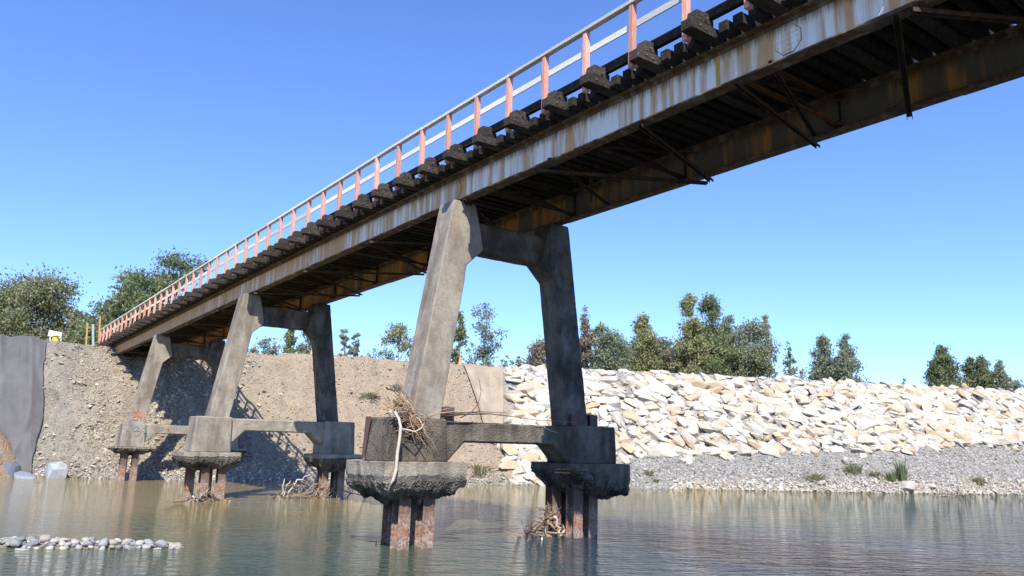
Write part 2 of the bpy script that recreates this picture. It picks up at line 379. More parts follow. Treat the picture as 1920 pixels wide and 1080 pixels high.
def rough_solid(name, poly, y0, y1, mat, parent, amp=0.02, size=0.22, taper=None, chip=0.05):
    """an xz outline given thickness y0..y1, with worn edges and an uneven face"""
    bm = bmesh.new()
    a = [bm.verts.new((x, y0, z)) for x, z in poly]; b = [bm.verts.new((x, y1, z)) for x, z in poly]
    bm.faces.new(a); bm.faces.new(b[::-1])
    n = len(poly)
    for i in range(n): bm.faces.new((a[i], b[i], b[(i + 1) % n], a[(i + 1) % n]))
    bmesh.ops.recalc_face_normals(bm, faces=bm.faces)
    bmesh.ops.bevel(bm, geom=bm.edges[:], offset=chip, segments=1, affect='EDGES')
    bmesh.ops.triangulate(bm, faces=bm.faces)
    for _ in range(7):
        ed = [e for e in bm.edges if e.calc_length() > size]
        if not ed: break
        bmesh.ops.subdivide_edges(bm, edges=ed, cuts=1); bmesh.ops.triangulate(bm, faces=[f for f in bm.faces if len(f.verts) > 3])
    bm.normal_update()
    for v in bm.verts:
        v.co += v.normal * (fbm(v.co, 3.5, 3) * amp * 0.35 + min(0, fbm(v.co + Vector((9, 3, 1)), 1.6, 5) + 0.45) * amp * 2.2)
    me = bpy.data.meshes.new(name); org = Vector(((poly[0][0] + poly[1][0]) / 2, (y0 + y1) / 2, min(z for _, z in poly)))
    bmesh.ops.translate(bm, verts=bm.verts, vec=-org); bm.to_mesh(me); bm.free(); me.materials.append(mat)
    me.shade_smooth(); me.set_sharp_from_angle(angle=math.radians(24))
    return link(bpy.data.objects.new(name, me), parent, org)

# ------------------------------------------------------------------ the far bank and the river
# stations along the far bank: shore point, toe of the slope, crest
ST = np.array([
 (-14.0, 70.5, 0, -15.0, 73.5, 3.4, -17.0, 80.0, 10.4),
 (-5.0, 67.8, 0, -5.6, 70.9, 3.4, -6.6, 77.5, 10.4),
 (4.4, 64.4, 0, 4.3, 67.2, 3.4, 3.92, 73.2, 10.3),
 (7.9, 62.5, 0, 7.75, 66.2, 3.4, 7.55, 73.2, 10.3),
 (10.57, 60.16, 0, 10.96, 64.72, 3.37, 11.75, 73.98, 10.2),
 (13.39, 57.64, 0, 14.1, 62.33, 3.33, 15.54, 71.86, 10.1),
 (17.42, 55.76, 0, 18.33, 59.71, 3.3, 20.16, 67.74, 10.0),
 (21.88, 54.54, 0, 22.86, 57.72, 3.3, 24.87, 64.16, 10.0),
 (26.64, 52.47, 0, 27.83, 55.25, 3.27, 30.24, 60.9, 9.9),
 (32.0, 50.2, 0, 33.83, 53.18, 3.27, 37.42, 59.21, 9.9),
 (35.73, 48.2, 0, 37.39, 51.22, 3.13, 40.76, 56.95, 9.8),
 (38.8, 45.51, 0, 41.23, 48.46, 2.2, 45.49, 53.93, 9.8),
 (42.3, 42.4, 0, 45.25, 45.63, 2.4, 49.84, 50.5, 9.7),
 (50.63, 38.36, 0, 54.51, 41.17, 2.85, 59.93, 44.98, 9.6),
 (57.92, 34.06, 0, 62.87, 36.74, 3.24, 69.76, 40.36, 9.5),
 (72.66, 27.93, 0, 78.52, 29.75, 4.34, 86.57, 32.34, 9.4),
 (86.42, 21.74, 0, 93.88, 22.97, 5.0, 104.09, 25.04, 9.4),
 (112.0, 10.0, 0, 120.0, 11.5, 5.0, 130.0, 13.5, 9.4),
])
NS = len(ST)
arc = np.concatenate([[0], np.cumsum(np.linalg.norm(np.diff(ST[:, 6:8], axis=0), axis=1))])
def station(s):
    """s: metres along the crest -> the 9 numbers, smoothly interpolated (arrays welcome)"""
    s = np.asarray(s, dtype=float)
    out = np.stack([np.interp(s, arc, ST[:, k]) for k in range(9)], -1)
    o1 = np.stack([np.interp(s - 2.2, arc, ST[:, k]) for k in range(9)], -1); o2 = np.stack([np.interp(s + 2.2, arc, ST[:, k]) for k in range(9)], -1)
    return (out * 2 + o1 + o2) / 4
def bank(s, t):
    """t: -1 river bed, 0 shore, 1 toe, 2 crest, 3 crest's back edge"""
    st = station(s); sh, to, cr = st[..., 0:3], st[..., 3:6], st[..., 6:9]
    t = np.asarray(t, dtype=float)[..., None]
    d = cr - sh; d[..., 2] = 0; d = d / np.linalg.norm(d, axis=-1, keepdims=True)
    a = sh + d * np.minimum(t, 0) * -1 * np.array([-4.0, -4.0, 0]) + np.array([0, 0, 1.6]) * np.minimum(t, 0)
    p = np.where(t < 0, a, np.where(t < 1, sh + (to - sh) * t, np.where(t < 2, to + (cr - to) * (t - 1), cr + (t - 2) * (d * 4.0))))
    return p
def s_of_px(px):
    """metres along the crest for a picture column"""
    cols = [s for s in np.linspace(0, arc[-1], 800)]
    P = bank(np.array(cols), np.full(800, 2.0)) - EYE
    xs = 960 + F * (P @ RIGHT) / np.maximum(-(P @ BACK), 1e-3)
    ok = -(P @ BACK) > 1
    return float(np.interp(px, xs[ok], np.array(cols)[ok]))
ns, nt = 560, 110
sv = np.linspace(0, arc[-1], ns); tv = np.concatenate([np.linspace(-1, 0, 8)[:-1], np.linspace(0, 2, 86), np.linspace(2, 3, 18)[1:]])
SS, TT = np.meshgrid(sv, tv, indexing='ij'); P = bank(SS, TT)
flat = P.reshape(-1, 3).copy()
s_rock = s_of_px(950)
for i in range(len(flat)):
    x, y, z = flat[i]; t = TT.ravel()[i]; s = SS.ravel()[i]
    w = min(1, max(0, t * 3)) * (1 if t < 1.9 else 0.45) * (0.35 if (s > s_rock and t < 1) else 1)
    b = fbm((x, y, z), 0.22, 4) * (0.55 if s < s_rock or t < 1 else 0.2) + fbm((x + 31, y, z), 1.1, 3) * 0.13
    if s < s_rock:                                   # gullies and slumps down the raw earth slope
        b += fbm((s * 0.55, t * 0.5, 4), 1.0, 3) * 0.5 + (0.35 * fbm((s * 0.4, 0, 9), 1.0, 4) if t > 1.7 else 0)
    flat[i, 0] -= 0.45 * b * w; flat[i, 1] -= 0.75 * b * w; flat[i, 2] += 0.45 * b * w
nT = len(tv)
ii, jj = np.meshgrid(np.arange(ns - 1), np.arange(nT - 1), indexing='ij'); a = (ii * nT + jj).ravel()
faces = np.stack([a, a + nT, a + nT + 1, a + 1], 1)
G = flat.reshape(ns, nT, 3)
far_bank = tag(fast_mesh('far_bank', flat, faces, bank_mat, None, 4, True), kind='structure')
def ground_at(s, t):
    """the bumpy surface, looked up in the grid"""
    i = int(round(np.interp(s, sv, np.arange(ns)))); j = int(round(np.interp(t, tv, np.arange(nT))))
    return Vector(G[i, j])
def slope_frame(s):
    st = station(s); d = Vector(st[6:9] - st[0:3]); d.normalize()
    st2 = station(s + 1.0); al = Vector(st2[6:9] - st[6:9]); al.normalize()
    n = al.cross(d); n.normalize()
    if n.z < 0: n = -n
    return al, d, n

# land behind the crest, out to the horizon
mb = MB(); L1 = bank(sv[::14], np.full(len(sv[::14]), 2.95)); k = len(L1)
ring = [L1 - np.array([0, 0, 0.25])]
dirs = np.array([[x, y, 0] for x, y, _ in L1]); 
ang = np.linspace(math.radians(112), math.radians(-8), k)
for rr, z in ((112, 8.6), (160, 8.0), (400, 7.5), (1200, 6), (4000, 2)):
    ring.append(np.stack([np.cos(ang) * rr * 1.0 + 12, np.sin(ang) * rr, np.full(k, z)], 1))
v = np.concatenate(ring); f = []
for r_ in range(len(ring) - 1):
    for i in range(k - 1): f.append((r_ * k + i, r_ * k + i + 1, (r_ + 1) * k + i + 1, (r_ + 1) * k + i))
mb.add(v, f); tag(build('plain', mb, grass_mat, smooth=True), kind='structure')
mb = MB(); mb.add([(-4000, -4000, -1.9), (4000, -4000, -1.9), (4000, 4000, -1.9), (-4000, 4000, -1.9)], [(0, 1, 2, 3)])
tag(build('ground', mb, near_mat), kind='structure')
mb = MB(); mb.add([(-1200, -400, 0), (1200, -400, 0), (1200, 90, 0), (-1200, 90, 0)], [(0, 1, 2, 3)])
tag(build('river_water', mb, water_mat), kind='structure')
# the gravel shore the photographer stands on, below and behind the camera
nx_, ny_ = 90, 60
X, Y = np.meshgrid(np.linspace(-90, 90, nx_), np.linspace(-80, 6, ny_), indexing='ij')
Z = np.minimum(1.15, 1.15 - (Y + 0.32 * X + 0.5) * 0.28)
v = np.stack([X, Y, Z], -1).reshape(-1, 3)
for q in v: q[2] += fbm((q[0], q[1], 0), 0.2, 3) * 0.12
ii, jj = np.meshgrid(np.arange(nx_ - 1), np.arange(ny_ - 1), indexing='ij'); a = (ii * ny_ + jj).ravel()
tag(fast_mesh('near_shore', v, np.stack([a, a + ny_, a + ny_ + 1, a + 1], 1), near_mat, None, 4, True), kind='structure')

# ------------------------------------------------------------------ stones
def hull_mesh(name, mat, seed, sx, sy, sz, npts=16, boxy=0.6):
    r = random.Random(seed); bm = bmesh.new()
    for _ in range(npts):
        p = [r.uniform(-1, 1) for _ in range(3)]
        m_ = max(abs(c) for c in p); l_ = math.sqrt(sum(c * c for c in p))
        kf = boxy / m_ + (1 - boxy) / l_; kf *= r.uniform(0.86, 1.05)
        bm.verts.new((p[0] * kf * sx, p[1] * kf * sy, p[2] * kf * sz))
    res = bmesh.ops.convex_hull(bm, input=bm.verts)
    bmesh.ops.delete(bm, geom=[g for g in res['geom_interior'] if isinstance(g, bmesh.types.BMVert)], context='VERTS')
    me = bpy.data.meshes.new(name); bm.to_mesh(me); bm.free(); me.materials.append(mat); return me
def tri_arrays(me):
    me.calc_loop_triangles(); n = len(me.vertices); v = np.empty(n * 3); me.vertices.foreach_get('co', v)
    t = np.empty(len(me.loop_triangles) * 3, dtype=np.int32); me.loop_triangles.foreach_get('vertices', t)
    return v.reshape(-1, 3), t.reshape(-1, 3)
def rot_mats(n, tilt=3.14):
    a = R.uniform(0, 2 * np.pi, n); b = R.normal(0, tilt, n); c = R.normal(0, tilt, n)
    ca, sa, cb, sb, cc, sc = np.cos(a), np.sin(a), np.cos(b), np.sin(b), np.cos(c), np.sin(c); z, o = np.zeros(n), np.ones(n)
    Rz = np.array([[ca, -sa, z], [sa, ca, z], [z, z, o]]).transpose(2, 0, 1)
    Rx = np.array([[o, z, z], [z, cb, -sb], [z, sb, cb]]).transpose(2, 0, 1)
    Ry = np.array([[cc, z, sc], [z, o, z], [-sc, z, cc]]).transpose(2, 0, 1)
    return Ry @ Rx @ Rz
def scatter(name, proto_list, pos, size, mats, mat, parent=None, frame=None):
    """join many transformed stones into one mesh; mats: (n,3,3) rotations"""
    vs, fs, k = [], [], 0; pick = R.integers(0, len(proto_list), len(pos))
    for pi, (pv, pt) in enumerate(proto_list):
        sel = np.where(pick == pi)[0]
        if not len(sel): continue
        V = np.einsum('nij,vj->nvi', mats[sel], pv) * size[sel][:, None, None] + pos[sel][:, None, :]
        T = pt[None] + (np.arange(len(sel)) * len(pv))[:, None, None] + k
        vs.append(V.reshape(-1, 3)); fs.append(T.reshape(-1, 3)); k += len(sel) * len(pv)
    return fast_mesh(name, np.concatenate(vs), np.concatenate(fs), mat, parent, 3)

# quarried rocks on the levee face
revet = thing('rock_revetment', tuple(ground_at(s_of_px(1100), 1.0)), 'long slope of big pale angular rocks facing the far levee right of the bridge', 'rock wall')
rock_meshes = [hull_mesh('rock', rock_mat, 100 + i, rnd.uniform(0.58, 0.92), rnd.uniform(0.36, 0.60), rnd.uniform(0.28, 0.42), rnd.choice((12, 14, 16)), rnd.uniform(0.35, 0.8)) for i in range(26)]
cand = []
s = s_of_px(948); s_end = arc[-1] - 6
s0_ = s; px1060 = s_of_px(1060)
while s < s_end:
    al, d, n = slope_frame(s); st = station(s)
    run = float(np.linalg.norm(st[6:9] - st[3:6])); low = 0.05 if s < px1060 + 1.5 else max(0.80, 1 - 0.02)
    t = low + rnd.uniform(0, 0.05); dt = 0.56 / run
    while t < 2.0:
        if t < 1: step = 0.56 / float(np.linalg.norm(st[3:6] - st[0:3]))
        else: step = dt
        ss = s + rnd.uniform(-0.35, 0.35)
        left_edge = s_of_px_edge = s0_ + 0.5 * math.sin(t * 5.0) + (0.4 if t > 1 else -0.4)
        big = rnd.choice((0.62, 0.78, 0.86, 1.0, 1.12, 1.25))
        big *= 1.25 if (s < px1060 + 2 and rnd.random() < 0.6) else 1.0
        if t > 0.97 and rnd.random() < 0.0: pass
        elif ss > left_edge - 0.3:
            if t > 1.86: big = min(big, 0.85)
            p = ground_at(ss, min(t, 2.15)) + n * (rnd.uniform(-0.06, 0.17) if t < 1.86 else rnd.uniform(-0.10, 0.04))
            cand.append((p, ss, big * rnd.uniform(0.82, 1.12)))
        t += step * rnd.uniform(0.8, 1.2)
    s += 0.86 * rnd.uniform(0.92, 1.08)
# a ragged lower fringe spilling on to the beach
for _ in range(120):
    ss = rnd.uniform(px1060 + 2, s_end); t = 1 - abs(rnd.gauss(0, 0.10)); _, _, n = slope_frame(ss)
    cand.append((ground_at(ss, t) + Vector((0, 0, 0.08)), ss, rnd.uniform(0.4, 0.95)))
def in_view(p):
    q = np.array(p) - EYE; zc = -(q @ BACK)
    return 880 < 960 + F * (q @ RIGHT) / zc < 1950
def rock_matrix(ss, big, r):
    al, d, n = slope_frame(ss)
    B = Matrix((al, n.cross(al) * -1, n)).transposed()
    if B.determinant() < 0: B = Matrix((al, n.cross(al), n)).transposed()
    e = Matrix.Rotation(r.gauss(-0.3, 0.5), 3, 'Z') @ Matrix.Rotation(r.gauss(0.0, 0.20), 3, 'X') @ Matrix.Rotation(r.gauss(0, 0.15), 3, 'Y')
    return B @ e
vis = sorted([c for c in cand if in_view(c[0])], key=lambda c: (Vector(c[0]) - Vector(EYE)).length / c[2])
parts, rest = vis[:298], vis[298:] + [c for c in cand if not in_view(c[0])]
for p, ss, big in parts:
    me = rnd.choice(rock_meshes); o = bpy.data.objects.new('rock', me); link(o, revet, p)
    o.rotation_euler = rock_matrix(ss, big, rnd).to_euler(); o.scale = (big * 1.04, big, big)
protos = [tri_arrays(m) for m in rock_meshes]
pos = np.array([tuple(c[0]) for c in rest]); size = np.array([c[2] for c in rest])
mats = np.array([np.array(rock_matrix(c[1], c[2], rnd)) for c in rest])
tag(scatter('small_rocks', protos, pos, size, mats, rock_mat, revet), kind='stuff')

# gravel on the slope and the beach: a mass nobody could count
peb = [tri_arrays(hull_mesh('pebble', gravel_tan, 300 + i, 1.0, rnd.uniform(0.6, 0.9), rnd.uniform(0.4, 0.65), 9, 0.4)) for i in range(6)]
def strew(name, n, s_rng, t_rng, sz, mat, weight=None, lift=0.3):
    P_, Sz = [], []
    while len(P_) < n:
        m_ = n * 3; ss = R.uniform(*s_rng, m_); tt = R.uniform(*t_rng, m_)
        w = weight(ss, tt) if weight is not None else np.ones(m_)
        ok = R.uniform(0, 1, m_) < w; ss, tt = ss[ok], tt[ok]
        fi = np.interp(ss, sv, np.arange(ns)); fj = np.interp(tt, tv, np.arange(nT))
        i0 = np.clip(fi.astype(int), 0, ns - 2); j0 = np.clip(fj.astype(int), 0, nT - 2); u = (fi - i0)[:, None]; w_ = (fj - j0)[:, None]
        p = (G[i0, j0] * (1 - u) + G[i0 + 1, j0] * u) * (1 - w_) + (G[i0, j0 + 1] * (1 - u) + G[i0 + 1, j0 + 1] * u) * w_
        P_ += list(p); Sz += list(sz[0] * (1 + R.pareto(2.6, len(p)) * sz[1]).clip(0, sz[2]))
    P_, Sz = np.array(P_[:n]), np.array(Sz[:n])
    P_[:, 2] += Sz * lift
    return tag(scatter(name, peb, P_, Sz, rot_mats(n, 0.6), mat), kind='stuff')
def patchy(ss, tt):
    s_br = s_of_px(250)
    v = 0.10 + 0.9 * np.clip(1.0 - np.abs(ss - s_br - 3) / 9.0, 0, 1) + 0.55 * np.clip(0.55 - tt, 0, 1)
    w = np.sin(ss * 0.9 + 2 * np.sin(tt * 3)) * np.sin(tt * 5.3 + ss * 0.31)
    return np.clip(v * (0.65 + 0.5 * w), 0.05, 1)
strew('bank_gravel', 42000, (s_of_px(60), s_of_px(940)), (0.0, 2.1), (0.05, 0.7, 5.0), gravel_tan, patchy)
strew('beach_gravel', 30000, (s_of_px(1090), arc[-1] - 8), (0.0, 1.05), (0.05, 0.5, 3.5), gravel_grey)
strew('shore_stones', 6000, (s_of_px(1250), arc[-1] - 8), (-0.02, 0.30), (0.09, 0.6, 3.0), rock_mat, lambda s_, t_: np.clip(1 - t_ * 3, 0.05, 1))
strew('waterline_stones', 5000, (s_of_px(60), s_of_px(1100)), (-0.03, 0.22), (0.07, 0.5, 3.0), gravel_grey, lambda s_, t_: np.clip(1 - t_ * 4, 0.1, 1))

def boulder(px, py, size, label, mat=rock_mat, seed=1, squash=0.6, name='boulder', sink=0.25, z=None, cat='boulder', group=None):
    p = on_z(px, py, 0.0) if z is None else np.array(z)
    me = hull_mesh(name, mat, seed, size[0] / 2, size[1] / 2, size[2] / 2, 26, 0.12)
    o = link(bpy.data.objects.new(name, me), None, (p[0], p[1], p[2] + size[2] * (0.5 - sink)))
    o.rotation_euler = (0.1, 0.15, -0.6 + seed)
    return tag(o, label, cat, group)
boulder(103, 896, (2.1, 1.6, 1.7), 'lone pale bluish boulder at the waterline beside the geotextile', blue_rock, 21, sink=0.35)
boulder(14, 893, (1.7, 1.3, 1.7), 'dark blue-grey boulder below the heap of tan soil at the far left', simple('wet blue rock', (0.13, 0.15, 0.19), 0.5), 9, sink=0.3)
boulder(45, 897, (1.9, 1.2, 0.6), 'low flat bluish rock just left of the geotextile foot', simple('pale wet rock', (0.20, 0.22, 0.25), 0.5), 12, sink=0.3)
def beach_pt(px, py):
    """where the ray through a pixel meets the bank's surface"""
    s_ = s_of_px(px); best = None
    for t in np.linspace(0, 2, 160):
        for ds in (-3, -2, -1, 0, 1, 2):
            q = ground_at(s_ + ds, t); r_ = np.array(q) - EYE; zc = -(r_ @ BACK)
            e = abs(960 + F * (r_ @ RIGHT) / zc - px) + abs(540 - F * (r_ @ UP) / zc - py)
            if best is None or e < best[0]: best = (e, q)
    return best[1]
for k_, (px, py, sz, lab) in enumerate([
    (1697, 917, (1.9, 1.4, 1.0), 'large white rock at the water edge of the right beach below the green shrub'),
    (1538, 908, (0.9, 0.8, 0.5), 'small pale rock with a dark shaded side beside the low shrub on the beach'),
    (1276, 866, (0.8, 0.6, 0.5), 'lone white stone on grey gravel just below the rock slope near the right pier'),
    (1748, 915, (1.0, 0.8, 0.5), 'white stone at the water edge right of the largest beach rock'),
    (1587, 870, (0.7, 0.6, 0.8), 'small upright white stone mid beach above the low shrubs')]):
    boulder(0, 0, sz, lab, rock_mat, 40 + k_, z=tuple(beach_pt(px, py)))

# cobble bar in the river, lower left
bar_o = (2.0, 24.2)
def bar_axis(u): return np.array([5.4 - 0.84 * u, 22.0 + 0.545 * u])
nb = 46; mb = MB(); v = []
for i in range(nb):
    u = -0.6 + i * 0.42; c_ = bar_axis(u); wd = min(1.0, max(0.05, (u + 0.6) / 2.5)) * 0.72
    for j in range(9):
        w = (j / 4 - 1); hgt = 0.12 * (1 - w * w) * min(1, (u + 0.6) / 1.5) - 0.06
        v.append((c_[0] + 0.545 * w * wd, c_[1] + 0.84 * w * wd, hgt))
mb.add(v, [(i * 9 + j, i * 9 + j + 1, (i + 1) * 9 + j + 1, (i + 1) * 9 + j) for i in range(nb - 1) for j in range(8)])
gbar = tag(build('gravel_bar', mb, near_mat, smooth=True), kind='structure')
cob = []
for i in range(12):
    me = hull_mesh('stone', cobble_mat, 500 + i, 1.0, rnd.uniform(0.62, 0.9), rnd.uniform(0.42, 0.6), 40, 0.1); me.shade_smooth(); cob.append(me)
def bar_stone(u, w, r, lay=0):
    c_ = bar_axis(u); wd = min(1.0, max(0.05, (u + 0.6) / 2.5)) * 0.72
    z = 0.12 * (1 - w * w) * min(1, max(0, (u + 0.6) / 1.5)) - 0.06 + r * 0.25 + lay
    return (c_[0] + 0.545 * w * wd, c_[1] + 0.84 * w * wd, z)
for i in range(290):
    u = rnd.uniform(-0.4, 5.4) ; w = rnd.uniform(-1.25, 1.1); r = rnd.choice((0.05, 0.06, 0.07, 0.09, 0.11, 0.14))
    if rnd.random() < 0.05: r = 0.19
    o = bpy.data.objects.new('stone', rnd.choice(cob)); link(o, gbar, bar_stone(u, w, r, 0.05 if rnd.random() < 0.4 else 0))
    o.scale = (r, r, r); o.rotation_euler = (rnd.gauss(0, 0.25), rnd.gauss(0, 0.25), rnd.uniform(0, 6.3))
u_, w_ = R.uniform(5.3, 18, 1500), R.uniform(-1, 1, 1500); r_ = R.uniform(0.06, 0.15, 1500)
tag(scatter('small_stones', [tri_arrays(m) for m in cob], np.array([bar_stone(u_[i], w_[i], r_[i]) for i in range(1500)]), r_, rot_mats(1500, 0.25), cobble_mat, gbar), kind='stuff')

# soil heap and geotextile sheets on the bank
def lay_sheet(name, corners, mat, label, cat, nu=40, nv=36, lift=0.10, fold=None):
    """corners: (s,t) for top left, top right, bottom right, bottom left"""
    tl, tr_, br, bl = [np.array(c, dtype=float) for c in corners]; v = []
    for j in range(nv + 1):
        for i in range(nu + 1):
            u, w = i / nu, j / nv; q = (tl * (1 - u) + tr_ * u) * (1 - w) + (bl * (1 - u) + br * u) * w
            fi = np.interp(q[0], sv, np.arange(ns)); fj = np.interp(q[1], tv, np.arange(nT))
            i0, j0 = min(int(fi), ns - 2), min(int(fj), nT - 2); a_, b_ = fi - i0, fj - j0
            p = (G[i0, j0] * (1 - a_) + G[i0 + 1, j0] * a_) * (1 - b_) + (G[i0, j0 + 1] * (1 - a_) + G[i0 + 1, j0 + 1] * a_) * b_
            n = np.array([-0.3, -0.75, 0.55]); v.append(p + n * (lift + (fold(u, w) if fold else 0)))
    f = [(j * (nu + 1) + i, (j + 1) * (nu + 1) + i, (j + 1) * (nu + 1) + i + 1, j * (nu + 1) + i + 1) for j in range(nv) for i in range(nu)]
    mb = MB(); mb.add(v, f); o = build(name, mb, mat, smooth=True)
    so_ = o.modifiers.new('thickness', 'SOLIDIFY'); so_.thickness = 0.03
    return tag(o, label, cat)
def gfold(u, w):
    a = 0
    for c_, wd, am in ((0.70, 0.020, 0.20), (0.755, 0.018, 0.16), (0.50, 0.016, 0.10), (0.60, 0.014, 0.08), (0.88, 0.015, 0.10), (0.33, 0.02, 0.08), (0.95, 0.012, 0.08), (0.42, 0.012, 0.07)):
        cc = c_ + 0.02 * math.sin(w * 4 + c_ * 20); a += 1.5 * am * math.exp(-((u - cc) / (wd * 0.55)) ** 2) * (0.6 + 0.4 * w)
    return a + 0.06 * math.sin(u * 95 + 2 * w + 2 * math.sin(u * 23)) + 0.05 * math.sin(u * 41 + w) + fbm((u * 8, w * 3, 0), 1.0, 3) * 0.05
lay_sheet('geotextile_sheet', ((2.0, 2.25), (s_of_px(90), 2.2), (s_of_px(60), 0.02), (2.0, 0.02)), geo_grey,
          'dark grey geotextile sheet with lengthwise folds covering the bank at the far left', 'fabric sheet', 320, 30, 0.22, gfold)
sb = s_of_px(864); sc_ = s_of_px(944)
lay_sheet('geotextile_strip', ((sb, 2.1), (sc_, 2.1), (s_of_px(936), 0.95), (s_of_px(912), 0.95)), geo_brown,
          'dusty brown fabric strip lying down the bank beside the rock slope', 'fabric sheet', 30, 30, 0.12, lambda u, w: 0.03 * math.sin(u * 9) + (0.22 * math.exp(-(u / 0.06) ** 2)))
mb = MB(); v = []; c0 = ground_at(s_of_px(-28), 0.32); nn = 36
for j in range(nn):
    for i in range(nn):
        x_, y_ = (i / (nn - 1) * 2 - 1), (j / (nn - 1) * 2 - 1); r2 = min(1.0, math.hypot(x_, y_))
        hgt = 3.9 * (1 - r2) ** 0.85 + fbm((x_ * 2, y_ * 2, 1), 1.6, 4) * 0.22 * (1 - r2)
        v.append((c0.x + x_ * 3.9, c0.y + 0.6 + y_ * 3.8, -0.3 + hgt * 1.05))
mb.add(v, [(j * nn + i, j * nn + i + 1, (j + 1) * nn + i + 1, (j + 1) * nn + i) for j in range(nn - 1) for i in range(nn - 1)])
tag(build('soil_mound', mb, sand_mat, smooth=True), 'heap of tan soil against the geotextile at the far left waterline', 'soil heap')

# ------------------------------------------------------------------ trees and shrubs
def leaf_cloud(name, centres, radii, n, size, mat, parent, droop=0.0, loc=(0, 0, 0)):
    centres = np.array(centres); radii = np.array(radii)
    w = radii ** 2; w /= w.sum(); pick = R.choice(len(centres), n, p=w)
    p = centres[pick] + R.normal(0, 0.60, (n, 3)).clip(-1.5, 1.5) * radii[pick][:, None] * np.array([1, 1, 0.85])
    p[:, 2] -= droop * R.uniform(0, 1, n) ** 2 * radii[pick]
    a = R.normal(0, 1, (n, 3)); a[:, 2] -= droop; a /= np.linalg.norm(a, axis=1, keepdims=True)
    b = np.cross(a, R.normal(0, 1, (n, 3))); b /= np.linalg.norm(b, axis=1, keepdims=True)
    s_ = size * R.uniform(0.6, 1.35, n)[:, None]
    q = np.stack([p - a * s_, p + b * s_ * 0.42, p + a * s_, p - b * s_ * 0.42], 1).reshape(-1, 3)
    f = np.arange(n * 4).reshape(n, 4)
    return fast_mesh(name, q, f, mat, parent, 4, False, loc)
def tree(px, top, wpx, dist, kind, col, label, density=1.0, name='tree', cat='tree', base=8.3, lean=0.0, group='trees beyond the far bank'):
    q = at_dist(px, 840, dist); x, y = q[0], q[1]
    # height from the picture row of the top
    d = ray(px, top); topz = EYE[2] + d[2] * dist / math.hypot(d[0], d[1])
    axis = float(np.dot(np.array([x, y, 5]) - EYE, -BACK)); wid = wpx / F * axis
    Hh = topz - base; rt = thing(name, (x, y, base), label, cat, group)
    r = random.Random(int(px * 7 + top)); cs, rs = [], []
    tb = MB()
    def blob(zrel, off, rad):
        an = r.uniform(0, 6.28); cs.append((x + math.cos(an) * off + lean * zrel * Hh, y + math.sin(an) * off, base + zrel * Hh)); rs.append(rad)
    hw = wid / 2 * 1.28
    if kind == 'column':
        for i in range(int(42 * density) + 12):
            zr = r.uniform(0.12, 0.94); env = math.sin(min(1, (1.04 - zr) * 1.5) * 1.57) * (0.65 + 0.35 * min(1, zr * 3))
            blob(zr, r.uniform(0.1, 0.85) * hw * env, hw * r.uniform(0.20, 0.40) * (0.5 + 0.5 * env))
        blob(0.955, 0.05 * hw, hw * 0.2)
    elif kind == 'round':
        for i in range(int(42 * density) + 14):
            zr = r.uniform(0.18, 0.9); env = math.sqrt(max(0.08, 1 - ((zr - 0.5) / 0.52) ** 2))
            blob(zr, r.uniform(0.2, 0.80) * hw * env, hw * r.uniform(0.17, 0.33))
        blob(0.90, 0.1 * hw, hw * 0.24)
    elif kind == 'sparse':
        for i in range(34):
            zr = r.uniform(0.3, 0.96); env = math.sqrt(max(0.1, 1 - ((zr - 0.66) / 0.42) ** 2))
            blob(zr, r.uniform(0.2, 0.85) * hw * env, hw * r.uniform(0.18, 0.34))
        blob(0.95, 0.1 * hw, hw * 0.2)
    elif kind == 'layered':
        for i in range(44):
            zr = r.uniform(0.32, 0.95); env = math.sqrt(max(0.15, 1 - ((zr - 0.62) / 0.48) ** 2))
            blob(zr, r.uniform(0.25, 0.95) * hw * env, hw * r.uniform(0.16, 0.30))
        blob(0.94, 0.15 * hw, hw * 0.18)
    elif kind == 'bush':
        for i in range(22):
            zr = r.uniform(0.08, 0.85); blob(zr, r.uniform(0.1, 0.8) * hw, hw * r.uniform(0.2, 0.4))
        blob(0.88, 0.1, hw * 0.2)
    lift = {'sparse': 0.55, 'layered': 0.8}.get(kind, 1.0) * density
    area = sum(q * q for q in rs); n = int(min(19000, max(1100, area * 4 * 3.14 * 19 * lift)))
    leaf_cloud('crown', cs, rs, n, 0.21 if dist > 80 else 0.18, leaf[col], rt, 0.5 if kind != 'layered' else 0.1, (x, y, base))
    if kind != 'bush':
        tr = max(0.12, Hh * 0.012)
        pts = [(x + lean * Hh * t + 0.2 * math.sin(t * 5 + px) * t, y + 0.15 * math.cos(t * 4), base + Hh * t) for t in (-0.02, 0.15, 0.35, 0.55, 0.75, 0.92)]
        tb.tube(pts, [tr * (1 - 0.85 * k / 5) * (1.4 if k == 0 else 1) for k in range(6)], 7)
        for c_, q in sorted(zip(cs, rs), key=lambda t: -t[1])[:16]:
            zr = max(0.1, (c_[2] - base) / Hh - 0.22); p0 = Vector((x + lean * Hh * zr, y, base + Hh * zr)); p1 = Vector(c_)
            mid = (p0 + p1) / 2 + Vector((0, 0, -0.1 * q)); tb.tube([p0, mid, p1], [tr * 0.4, tr * 0.25, 0.03], 5)
        build('trunk', tb, bark, rt)
    return rt
